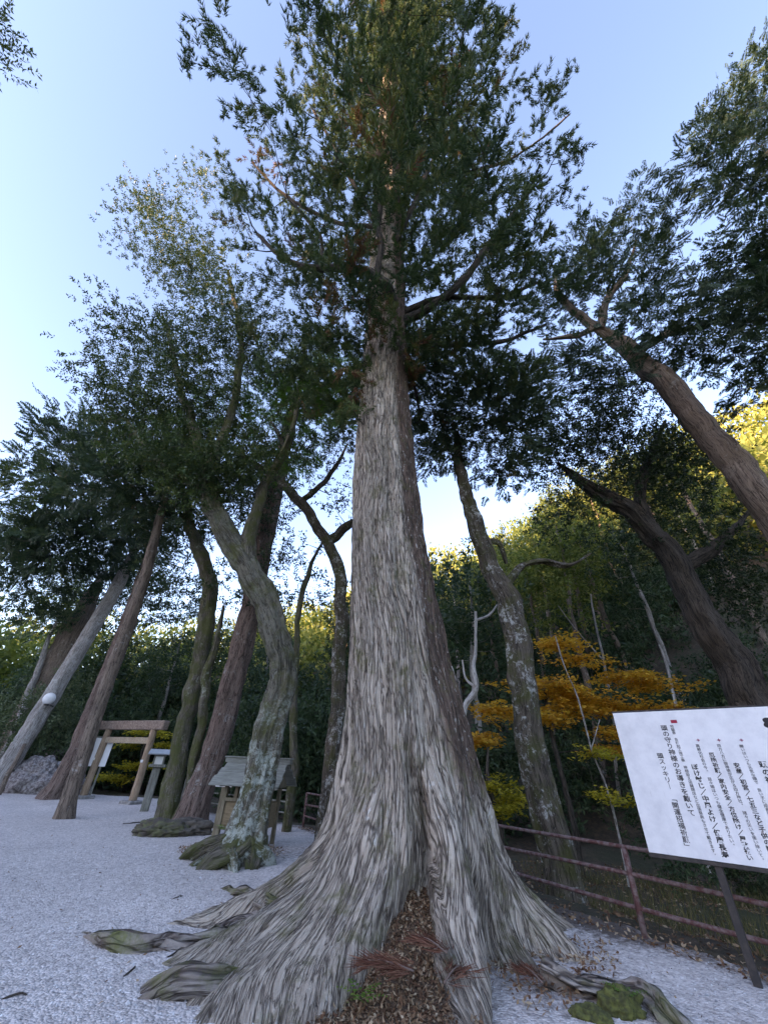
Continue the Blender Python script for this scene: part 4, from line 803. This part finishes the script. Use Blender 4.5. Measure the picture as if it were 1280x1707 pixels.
MB().box((-.98, .38, .5), (.04, .04, .62), None, .006).build('prop_post', MAT_FRAMEWOOD, sh)
# stone marker and white notice near the trunks
nb = PD(128, 1330, 24.5); nb[2] = zt(nb[0], nb[1]); wb = thing('notice_stand', 'small blank white notice board behind the straight brown trunk', 'notice board', None, nb, .5)
MB().box((0, 0, 1.75), (.62, .025, .55), None, .008).build('panel', MAT_WHITE, wb)
for sx in (-1, 1): MB().box((sx * .45, .06, .9), (.04, .03, 1.0), None, .006).build('post', MAT_GREYWOOD, wb)
MB().box((0, 0, 2.34), (.68, .06, .025), None, .006).build('cap_board', MAT_GREYWOOD, wb)
# globe lamp on the pale trunk
gp = PY(82, 1165, 21.9); lamp = thing('globe_lamp', 'white globe lamp fixed to the pale grey trunk', 'lamp', None, gp)
bm_ = MB(); lat = np.linspace(-math.pi / 2 + .02, math.pi / 2 - .02, 14)
bm_.tube(np.stack([0 * lat, 0 * lat, .27 * np.sin(lat)], 1), .27 * np.cos(lat), 24).build('globe', MAT_WHITE, lamp, True)
MB().tube([(0, .1, -.30), (0, .1, -.24), (0, .5, -.30)], [.035, .035, .035], 8).build('bracket', MAT_BLACKMETAL, lamp, True)
MB().tube([(0, 0, -.31), (0, 0, -.25)], [.11, .12], 16).build('collar', MAT_BLACKMETAL, lamp, True)
# prop pole
P = np.array([G(-3, 1326), PY(20, 1285, 21.2), PY(42, 1240, 21.6)]); b = P[0].copy(); pp = thing('prop_pole', 'thin reddish prop pole leaning on the pale grey trunk', 'pole', None, b)
V, F, uv = barktube(P, [.10, .09, .075], 12, 30, .006, 9); mk('shaft', V - b, F, MAT_BARK_BROWN, pp, True, uv)
mid_ = P[1] - b; MB().tube([mid_ + [0, 0, -.04], mid_ + [0, 0, .04]], [.10, .10], 12).build('rope_band', MAT_BARK_DARK, pp, True)

# boulders
def boulder(label, px, py, rw, rh, seed, Y=None, grp=None, mat=MAT_STONE):
    p = G(px, py) if Y is None else PY(px, py, Y); lat, lon = np.meshgrid(np.linspace(-1.45, 1.57, 50), np.linspace(0, 6.2832, 81)[:-1], indexing='ij')
    S = np.stack([np.cos(lat) * np.cos(lon), np.cos(lat) * np.sin(lon), np.sin(lat)], -1); d = 1 + .30 * fbm(S * 1.4 + seed, seed, 3) + .12 * (1 - 2 * np.abs(fbm(S * 3.5 + seed, seed + 2, 3))) + .05 * fbm(S * 11, seed + 4, 3)
    S = S * d[..., None] * [rw, rw * .8, rh]; n = 80; i, j = np.meshgrid(np.arange(49), np.arange(n), indexing='ij'); F = np.stack([i * n + j, i * n + (j + 1) % n, (i + 1) * n + (j + 1) % n, (i + 1) * n + j], -1).reshape(-1, 4)
    o = mk('boulder', S.reshape(-1, 3), F, mat, None, True); o.location = (p[0], p[1], rh * .45 - .05); tag(o, label, 'boulder', grp); return o
MAT_ROCK = plain('flecked_rock', (.13, .105, .10), .95, col2=(.36, .33, .32), scale=9)
boulder('big purplish boulder between the pale trunk and the flared trunk', 52, 1322, 1.25, .95, 3, mat=MAT_ROCK)
boulder('rugged pale-flecked boulder heap behind the big purplish boulder', 62, 1312, 1.7, 1.35, 4, mat=MAT_ROCK)
boulder('low boulder at the foot of the prop pole', 12, 1318, 1.1, .9, 5, mat=MAT_ROCK)
boulder('small rounded boulder beside the torii footing', 118, 1328, .7, .6, 6, mat=MAT_ROCK)
boulder('flat mossy earth mound left of the oak foot', 262, 1392, .62, .22, 7, mat=plain('mossy_mound', (.08, .065, .055), .95, col2=(.12, .12, .06), scale=5))  # low mound of earth and roots, built with the boulder shape
boulder('dark low earth mound against the red-brown trunk', 312, 1390, .62, .24, 8, mat=plain('mossy_mound2', (.07, .06, .05), .95, col2=(.13, .11, .09), scale=5))  # more of the same earth mound, boulder-shaped

# ------------------------------------------------------------------ railing
def railing(name, label, posts, tops, mat, rad=.024, hts=(.84, .56, .27), lean=(0, 0)):
    b = np.array([posts[0][0], posts[0][1], 0.0]); root = thing(name, label, 'railing', None, b)
    for p in posts:
        q = np.array([p[0], p[1], 0]) - b; MB().tube([q + [0, 0, -.25], q + [lean[0] * .4, lean[1] * .4, .4], q + [lean[0] * .85, lean[1] * .85, .84]], [.035] * 3, 12).build('post', mat, root, True)
    for h in hts:
        P = np.array([[p[0] - b[0] + lean[0] * h, p[1] - b[1] + lean[1] * h, h + .012 * math.sin(i * 2.3 + h * 9)] for i, p in enumerate(posts)]); q, rr = catmull(P, [rad] * len(P), 40); MB().tube(q, rr, 10).build('rail', mat, root, True)
    return root
fd0 = unit(FENCE[2] - FENCE[1]); near = [FENCE[1] + fd0 * t for t in (-2.7, 0, 2.5, 5.0, 7.5, 9.9)]
railing('railing', 'rusty three-rail pipe railing behind the notice board', near, None, MAT_RUST)
MB_ = railing('railing', 'weathered pipe railing along the wood edge near the lantern', [(-2.5, 15.4), (-4.9, 17.2), (-7.1, 18.9), (-8.2, 20.8)], None, MAT_GREYWOOD)

# ------------------------------------------------------------------ notice board
UQ = unit(np.array([math.sin(math.radians(47)), -math.cos(math.radians(47))])); NQ = np.array([-UQ[1] * -1, 0])
NQ = np.array([-UQ[1], UQ[0]]); NQ = NQ if NQ @ np.array([-1, -1]) > 0 else -NQ
S0 = np.array([3.215, 5.78]); SZ0, SZ1, SWD = .89, 2.315, 1.95
def on_sign(px, py):
    d = ray(px, py); t = (S0 @ NQ) / (d[:2] @ NQ); P = CAM + d * t; return float((P[:2] - S0) @ UQ), float(P[2])
sb = np.array([S0[0], S0[1], 0.0]); sg = thing('notice_board', 'large white shrine notice board with vertical black Japanese text on steel posts', 'notice board', None, sb, math.atan2(UQ[1], UQ[0]))
# local frame: x along the board, -y towards the viewer
fs = -1.0 if (rotz(math.atan2(UQ[1], UQ[0])) @ np.array([0, 1, 0]))[:2] @ NQ < 0 else 1.0
m, nt, b_, N_, L_ = M('board_face'); tc = N_('TexCoord'); n_ = noise(N_, L_, tc.outputs['Object'], 3.5, 8, .7); n2_ = noise(N_, L_, mapping(N_, L_, tc.outputs['Object'], (30, 30, 4)), 1.0, 5, .7)
c_ = rampn(N_, L_, n_.outputs[0], [(.3, (.66, .66, .67)), (.55, (.80, .80, .80)), (.75, (.84, .84, .84))]); c_ = mix(N_, L_, rampn(N_, L_, n2_.outputs[0], [(.66, (0, 0, 0)), (.78, (.45, .45, .45))]), c_, (.45, .44, .42)); L_(c_, b_.inputs['Base Color']); b_.inputs['Roughness'].default_value = .45
MB().box((SWD / 2, 0, (SZ0 + SZ1) / 2), (SWD / 2, .012, (SZ1 - SZ0) / 2), None, .003).build('panel', m, sg); SPANEL = bpy.data.objects[[o.name for o in sg.children][-1]]
for xx in (.62, 1.62):
    MB().box((xx, -fs * .045, (SZ1 + -.3) / 2), (.035, .03, (SZ1 + .2) / 2), None, .004).build('post', MAT_BLACKMETAL, sg)
MB().box((SWD / 2, -fs * .02, SZ0 - .022), (SWD / 2 + .01, .03, .018), None, .004).build('bottom_frame', MAT_BLACKMETAL, sg)
MB().box((SWD / 2, -fs * .02, SZ1 + .012), (SWD / 2 + .01, .024, .009), None, .003).build('top_frame', MAT_BLACKMETAL, sg)
MAT_INK = plain('black_ink', (.014, .014, .018), .5); MAT_REDINK = plain('red_ink', (.42, .02, .05), .5); MAT_PURPLE = plain('faded_red_ink', (.34, .09, .14), .5)
VERT = {'ー': '｜', '「': '﹁', '」': '﹂'}
Z4 = lambda X, Y: (980 + X / 4.267, 1160 + Y / 4.267)
COLS = [  # text, first glyph centre, last glyph centre (pixel in an enlarged crop), bold
    ('頭スッキリー　「開運招福祈願」', (535, 428), (690, 1072), .012),
    ('頭の守り神様のお導きを戴いて', (556, 230), (722, 832), .012),
    ('地鎮祭　各種起工竣工祭　神棚設え店舗開店など出張祭典もさせて戴きます。', (622, 218), (872, 1130), .004),
    ('ぼけ封じ／中風よけ／健康長寿', (778, 508), (955, 1130), .022),
    ('高齢化社会の今。　益々頭はいつも健全健康でありたい。', (797, 357), (1016, 1062), .004),
    ('厄除祈願／家内安全／方位除け／屋敷祓い', (900, 422), (1130, 1150), .022),
    ('四方八方に御神徳が広がる四方神社。　諸々の災いを祓い除いて。', (945, 357), (1228, 1165), .004),
    ('安産／初宮／七五三など子供の諸祈願', (1085, 497), (1300, 1180), .022),
    ('願いはいつも元気な頭で　良い子に成長を', (1108, 360), (1270, 840), .004),
    ('頭の神', (1250, 490), (1285, 600), .022),
]
chars = {}
for t, _, _, bo in COLS:
    for ch in t:
        if ch != '　': chars[(VERT.get(ch, ch), bo)] = None
tmp = []
for (ch, bo) in chars:
    cu = bpy.data.curves.new('glyph', 'FONT'); cu.body = ch; cu.size = 1.0; cu.offset = bo; cu.resolution_u = 2; cu.fill_mode = 'FRONT'; ob = bpy.data.objects.new('glyph', cu); COL.objects.link(ob); tmp.append(((ch, bo), ob, cu))
dg_ = bpy.context.evaluated_depsgraph_get()
for key, ob, cu in tmp:
    me = ob.evaluated_get(dg_).to_mesh(); me.calc_loop_triangles(); V = np.array([v.co[:] for v in me.vertices]) if len(me.vertices) else np.zeros((0, 3)); F = np.array([t.vertices[:] for t in me.loop_triangles], int).reshape(-1, 3); chars[key] = (V, F)
for key, ob, cu in tmp: bpy.data.objects.remove(ob); bpy.data.curves.remove(cu)
for t, a, b2, bo in COLS:
    s0_, z0_ = on_sign(*Z4(*a)); s1_, z1_ = on_sign(*Z4(*b2)); n = len(t); sx = (s0_ + s1_) / 2; pit = (z0_ - z1_) / max(n - 1, 1); size = pit * (1.0 if n > 4 else .9)
    i_ = 0
    for seg in t.split('　'):
        Vs, Fs, k = [], [], 0
        for ch in seg:
            V, F = chars[(VERT.get(ch, ch), bo)]; zc_ = z0_ - pit * i_; i_ += 1
            if not len(V): continue
            X = np.zeros_like(V); X[:, 0] = sx + (V[:, 0] - .5) * size * 1.12; X[:, 2] = zc_ + (V[:, 1] - .37) * size; X[:, 1] = fs * .0145
            if ch == '。': X[:, 0] += size * .55; X[:, 2] += size * .45
            Vs.append(X); Fs.append(F + k); k += len(X)
        i_ += 1
        if Vs: mk('lettering', np.concatenate(Vs), np.concatenate(Fs), MAT_INK, SPANEL)
def flatpoly(pts, mat, name):
    V = np.array([(x, fs * .0145, z) for x, z in pts]); me = bpy.data.meshes.new(name); me.from_pydata(V.tolist(), [], [tuple(range(len(V)))]); me.materials.append(mat); o = bpy.data.objects.new(name, me); COL.objects.link(o); o.parent = SPANEL
x0_, z0_ = on_sign(*Z4(612, 185)); flatpoly([(x0_ - .033, z0_ - .017), (x0_ + .033, z0_ - .017), (x0_ + .033, z0_ + .017), (x0_ - .033, z0_ + .017)], MAT_REDINK, 'red_mark')
for q in ((785, 317), (932, 317), (1092, 317)):
    x0_, z0_ = on_sign(*Z4(*q)); flatpoly([(x0_ - .022, z0_), (x0_ - .006, z0_ - .006), (x0_, z0_ - .018), (x0_ + .006, z0_ - .006), (x0_ + .022, z0_), (x0_ + .006, z0_ + .006), (x0_, z0_ + .018), (x0_ - .006, z0_ + .006)], MAT_PURPLE, 'diamond_mark')
x0_, z0_ = on_sign(1284, 1206); a_ = np.linspace(0, 6.2832, 41)[:-1]; rr_ = .066 + .024 * np.abs(np.cos(2.5 * a_ + .3)); flatpoly([(x0_ + .02 + 1.0 * q * math.cos(t), z0_ + .75 * q * math.sin(t)) for q, t in zip(rr_, a_)], MAT_INK, 'black_crest')

# ------------------------------------------------------------------ litter, stones, small plants
r = np.random.default_rng(202)
def litter(name, label, pts, size, m, cat='leaf litter', up=.5):
    n = len(pts); d = unit(np.stack([r.normal(0, 1, n), r.normal(0, 1, n), r.normal(0, up, n)], 1)); sd = unit(np.cross(d, unit(np.array([0, 0, 1.0]) + r.normal(0, .5, (n, 3)))))
    Q = quads_from(pts, d, size * (.6 + .8 * r.random(n)), size * (.3 + .3 * r.random(n)), sd); V = Q.reshape(-1, 3); V[:, 2] += .006
    o = mk(name, V, np.arange(len(V)).reshape(-1, 4), m, None, False, None, np.repeat(r.random(n), 4), kind='stuff'); return tag(o, label, cat)
# mound of litter in the hollow between the buttresses
ang = np.radians(np.linspace(-22, 8, 40)); rr_ = np.linspace(.85, 2.7, 60); A_, R_ = np.meshgrid(ang, rr_, indexing='ij')
def hollow_z(a, q): return .42 * np.exp(-((q - .9) / .75) ** 2) + .04 + .03 * fbm(np.stack([a * 14, q * 5, 0 * a], -1), 33, 3)
X_, Y_ = CB[0] + np.sin(A_) * R_, CB[1] - np.cos(A_) * R_; Z_ = hollow_z(A_, R_); i, j = np.meshgrid(np.arange(39), np.arange(59), indexing='ij')
o = mk('earth_mound', np.stack([X_, Y_, Z_], -1).reshape(-1, 3), np.stack([i * 60 + j, i * 60 + j + 1, (i + 1) * 60 + j + 1, (i + 1) * 60 + j], -1).reshape(-1, 4), plain('litter_soil', (.07, .045, .032), .95, col2=(.16, .10, .065), scale=30), None, True, kind='structure')
n = 7000; a = np.radians(r.uniform(-20, 7, n)); q = r.uniform(.95, 2.7, n); litter('leaf_litter', 'brown fallen leaves heaped in the hollow of the great trunk', np.stack([CB[0] + np.sin(a) * q, CB[1] - np.cos(a) * q, hollow_z(a, q) + .01 * r.random(n)], 1), .042, MAT_LITTER)
n = 2600; t = r.uniform(-3, 10, n); s_ = np.abs(r.normal(0, .35, n)) - .25; bx = FENCE[1] + np.outer(t, fd0); nx = np.array([fd0[1], -fd0[0]]); P2 = bx + np.outer(s_, nx)
litter('leaf_litter', 'brown leaf litter strewn along the foot of the rusty railing', np.stack([P2[:, 0], P2[:, 1], np.maximum(terrain(P2[:, 0], P2[:, 1]), np.where(s_ < .1, .005, -9))], 1), .06, MAT_LITTER)
n = 700; a = r.random(n) * 6.283; q = .35 + .55 * np.sqrt(r.random(n)); c0 = G(385, 1425); litter('leaf_litter', 'rusty leaves caught round the foot of the lichen-crusted oak', np.stack([c0[0] + np.cos(a) * q * 1.2, c0[1] + np.sin(a) * q * .8, .02 + .25 * np.maximum(0, 1 - q) + .03 * r.random(n)], 1), .06, MAT_LITTER)
n = 900; a = np.radians(r.uniform(20, 75, n)); q = r.uniform(1.3, 2.3, n); litter('leaf_litter', 'scattered brown leaves beside the right buttress of the great trunk', np.stack([CB[0] + np.sin(a) * q, CB[1] - np.cos(a) * q, .03 + .03 * r.random(n)], 1), .05, MAT_LITTER)
n = 5200; x = r.uniform(3.2, 9, n); y = r.uniform(5, 14, n); ok = fence_dist(x, y) > .2; x, y = x[ok], y[ok]; litter('leaf_litter', 'dead leaves covering the bank beyond the railing', np.stack([x, y, terrain(x, y) + .01], 1), .07, MAT_LITTER)
n = 900; a = np.radians(r.uniform(-50, 42, n)); q = 4 + 14 * r.random(n); x, y = np.sin(a) * q, np.cos(a) * q; ok = fence_dist(x, y) < -.1; x, y = x[ok], y[ok]; litter('leaf_litter', 'stray brown leaf scraps sprinkled over the open gravel', np.stack([x, y, plaza_z(x, y) + .006], 1), .035, MAT_LITTER)
# dry grass on the bank
n = 4200; x = r.uniform(3.4, 9, n); y = r.uniform(4.8, 12, n); ok = fence_dist(x, y) > .35; x, y = x[ok], y[ok]; n = len(x); d = unit(np.stack([r.normal(0, .35, n), r.normal(0, .35, n), np.ones(n)], 1))
Q = quads_from(np.stack([x, y, terrain(x, y) - .02], 1), d, .18 + .3 * r.random(n), np.full(n, .008), unit(np.cross(d, r.normal(0, 1, (n, 3))))); o = mk('dry_grass', Q.reshape(-1, 3), np.arange(4 * n).reshape(-1, 4), leafmat('dry_grass', [(0, (.06, .07, .02)), (.6, (.14, .12, .05)), (1, (.22, .18, .09))], .2, .8), None, False, None, np.repeat(r.random(n), 4), kind='stuff'); tag(o, 'thin dry grass on the bank beyond the railing', 'grass')
# dead cedar sprays fallen in the hollow
def spray(label, px, py, z, ln, ang0, seed, n=240):
    rr = np.random.default_rng(seed); b = PZ(px, py, z); root = thing('fallen_spray', label, 'cedar spray', None, b, ang0)
    MB().tube(catmull([(0, 0, .0), (ln * .4, .01, .035), (ln * .75, 0, .02)], [.008, .006, .003], 8)[0], np.linspace(.008, .003, 8), 6).build('twig', MAT_BARK_RED, root, True)
    t = rr.random(n); B_ = np.stack([t * ln * .7, 0 * t, .03 * np.sin(t * 3)], 1); B_[:, 1] += rr.normal(0, .05, n); d = unit(np.stack([.8 + 0 * t, B_[:, 1] * 6 + rr.normal(0, .25, n), rr.normal(-.02, .14, n)], 1)); Q = quads_from(B_, d, ln * (.18 + .2 * rr.random(n)), np.full(n, .006), unit(np.cross(d, rr.normal(0, 1, (n, 3)))))
    mk('needles', Q.reshape(-1, 3), np.arange(4 * n).reshape(-1, 4), MAT_FROND, root, False, None, np.repeat(rr.random(n), 4), kind='stuff').name = 'foliage'
spray('rust-red dead cedar spray lying across the leaf-filled hollow', 690, 1620, .28, .55, 2.9, 1, 420)
spray('dark red dead cedar spray under the right buttress root', 745, 1590, .32, .5, 2.2, 2, 320)
spray('thin dead cedar spray trailing along the right buttress root', 740, 1640, .2, .5, .9, 3)
spray('dead cedar spray dropped between the two right-hand buttresses', 905, 1640, .1, .4, 1.9, 4)
# fern tufts
def fern(label, px, py, z, s_, seed, m=MAT_L_FRESH, n=9):
    rr = np.random.default_rng(seed); b = PZ(px, py, z); root = thing('fern', label, 'fern', None, b)
    for k in range(n):
        a = k * 6.283 / n + rr.normal(0, .3); L_n = s_ * (.7 + .5 * rr.random()); t = np.linspace(0, 1, 8); P = np.stack([np.cos(a) * t * L_n, np.sin(a) * t * L_n, L_n * (.75 * t - .55 * t * t)], 1)
        tb = np.repeat(P[1:], 2, 0); sd = np.tile([-1, 1], 7); side = np.array([-math.sin(a), math.cos(a), 0.0]); d = unit(sd[:, None] * side + np.array([math.cos(a), math.sin(a), 0]) * .5); Q = quads_from(tb, d, L_n * .28 * (1.1 - np.repeat(t[1:], 2)), np.full(14, L_n * .09), np.tile([math.cos(a), math.sin(a), .3], (14, 1)))
        mk('frond', Q.reshape(-1, 3), np.arange(56).reshape(-1, 4), m, root, False, None, np.full(56, rr.random()))
fern('broad-leaved green tuft high on the oak foot', 372, 1385, .38, .26, 1); fern('leafy green tuft low on the oak foot above the gravel', 382, 1425, .16, .28, 2); fern('dark fern tuft at the left end of the oak foot', 325, 1422, .08, .26, 3, MAT_L_SHRUB); fern('green fern growing in the hollow of the great trunk', 605, 1672, .1, .22, 4); fern('small fern on the mossy root by the notice board path', 1045, 1662, .1, .16, 5)
# moss cushion on the right root
boulder('mossy stump hump at the end of the right-hand root', 1035, 1690, .17, .12, 12, mat=plain('moss', (.05, .05, .018), .95, col2=(.11, .115, .03), scale=22))
boulder('second moss cushion beside the fern on the right-hand root', 985, 1700, .14, .08, 13, mat=bpy.data.materials['moss'])
# loose stones
n = 5000; a = np.radians(r.uniform(-52, 46, n)); q = 4.0 + 8 * r.random(n) ** 1.6; x, y = np.sin(a) * q, np.cos(a) * q; ok = (fence_dist(x, y) < -.1) & (np.hypot(x - CB[0], y - CB[1]) > 1.6); x, y = x[ok], y[ok]; n = len(x)
oc = np.array([[1, 0, 0], [0, 1, 0], [-1, 0, 0], [0, -1, 0], [0, 0, .7], [0, 0, -.7]], float); of = np.array([[0, 1, 4], [1, 2, 4], [2, 3, 4], [3, 0, 4], [1, 0, 5], [2, 1, 5], [3, 2, 5], [0, 3, 5]])
S = oc[None] * (r.uniform(.006, .014, (n, 1, 1)) * np.where(r.random((n, 1, 1)) < .03, 2.2, 1)) * r.uniform(.6, 1.3, (n, 6, 1)); ang = r.random(n) * 6.28; R3 = np.zeros((n, 3, 3)); R3[:, 0, 0] = R3[:, 1, 1] = np.cos(ang); R3[:, 0, 1] = -np.sin(ang); R3[:, 1, 0] = np.sin(ang); R3[:, 2, 2] = 1
S = np.einsum('nij,nkj->nki', R3, S) + np.stack([x, y, plaza_z(x, y) + .003], 1)[:, None]
m, nt, b_, N_, L_ = M('loose_stone'); at = N_('Attribute', attribute_name='tint'); L_(rampn(N_, L_, at.outputs['Fac'], [(0, (.22, .22, .225)), (.6, (.50, .50, .51)), (.92, (.66, .66, .66)), (1, (.80, .80, .79))]), b_.inputs['Base Color']); b_.inputs['Roughness'].default_value = .8
o = mk('gravel_stones', S.reshape(-1, 3), (of[None] + (np.arange(n) * 6)[:, None, None]).reshape(-1, 3), m, None, False, None, np.repeat(r.random(n), 6), kind='stuff'); tag(o, 'loose grey gravel stones over the plaza', 'gravel'); o.name = 'loose_gravel'
# sticks on the gravel
def stick(label, a, b2, rad, seed):
    A3, B3 = G(*a, .015), G(*b2, .02); P = np.array([A3, (A3 + B3) / 2 + [.02, .02, .012], B3]); V, F, uv = barktube(P, [rad, rad * .9, rad * .5], 8, 16, .003, seed); o = mk('stick', V - A3, F, MAT_BARK_DARK, None, True, uv); o.location = A3; tag(o, label, 'stick')
stick('dark twig on the gravel before the oak foot', (288, 1500, ), (304, 1495, ), .012, 1); stick('short twig by the left surface root', (278, 1598), (300, 1582), .010, 2); stick('thin twig lying on open gravel left of the lowest root', (205, 1630), (225, 1612), .008, 3); stick('curved pale twig on the gravel far from the trees', (2, 1668), (45, 1660), .008, 4); stick('twig lying on gravel near the mossy mound', (205, 1374), (236, 1371), .016, 5)
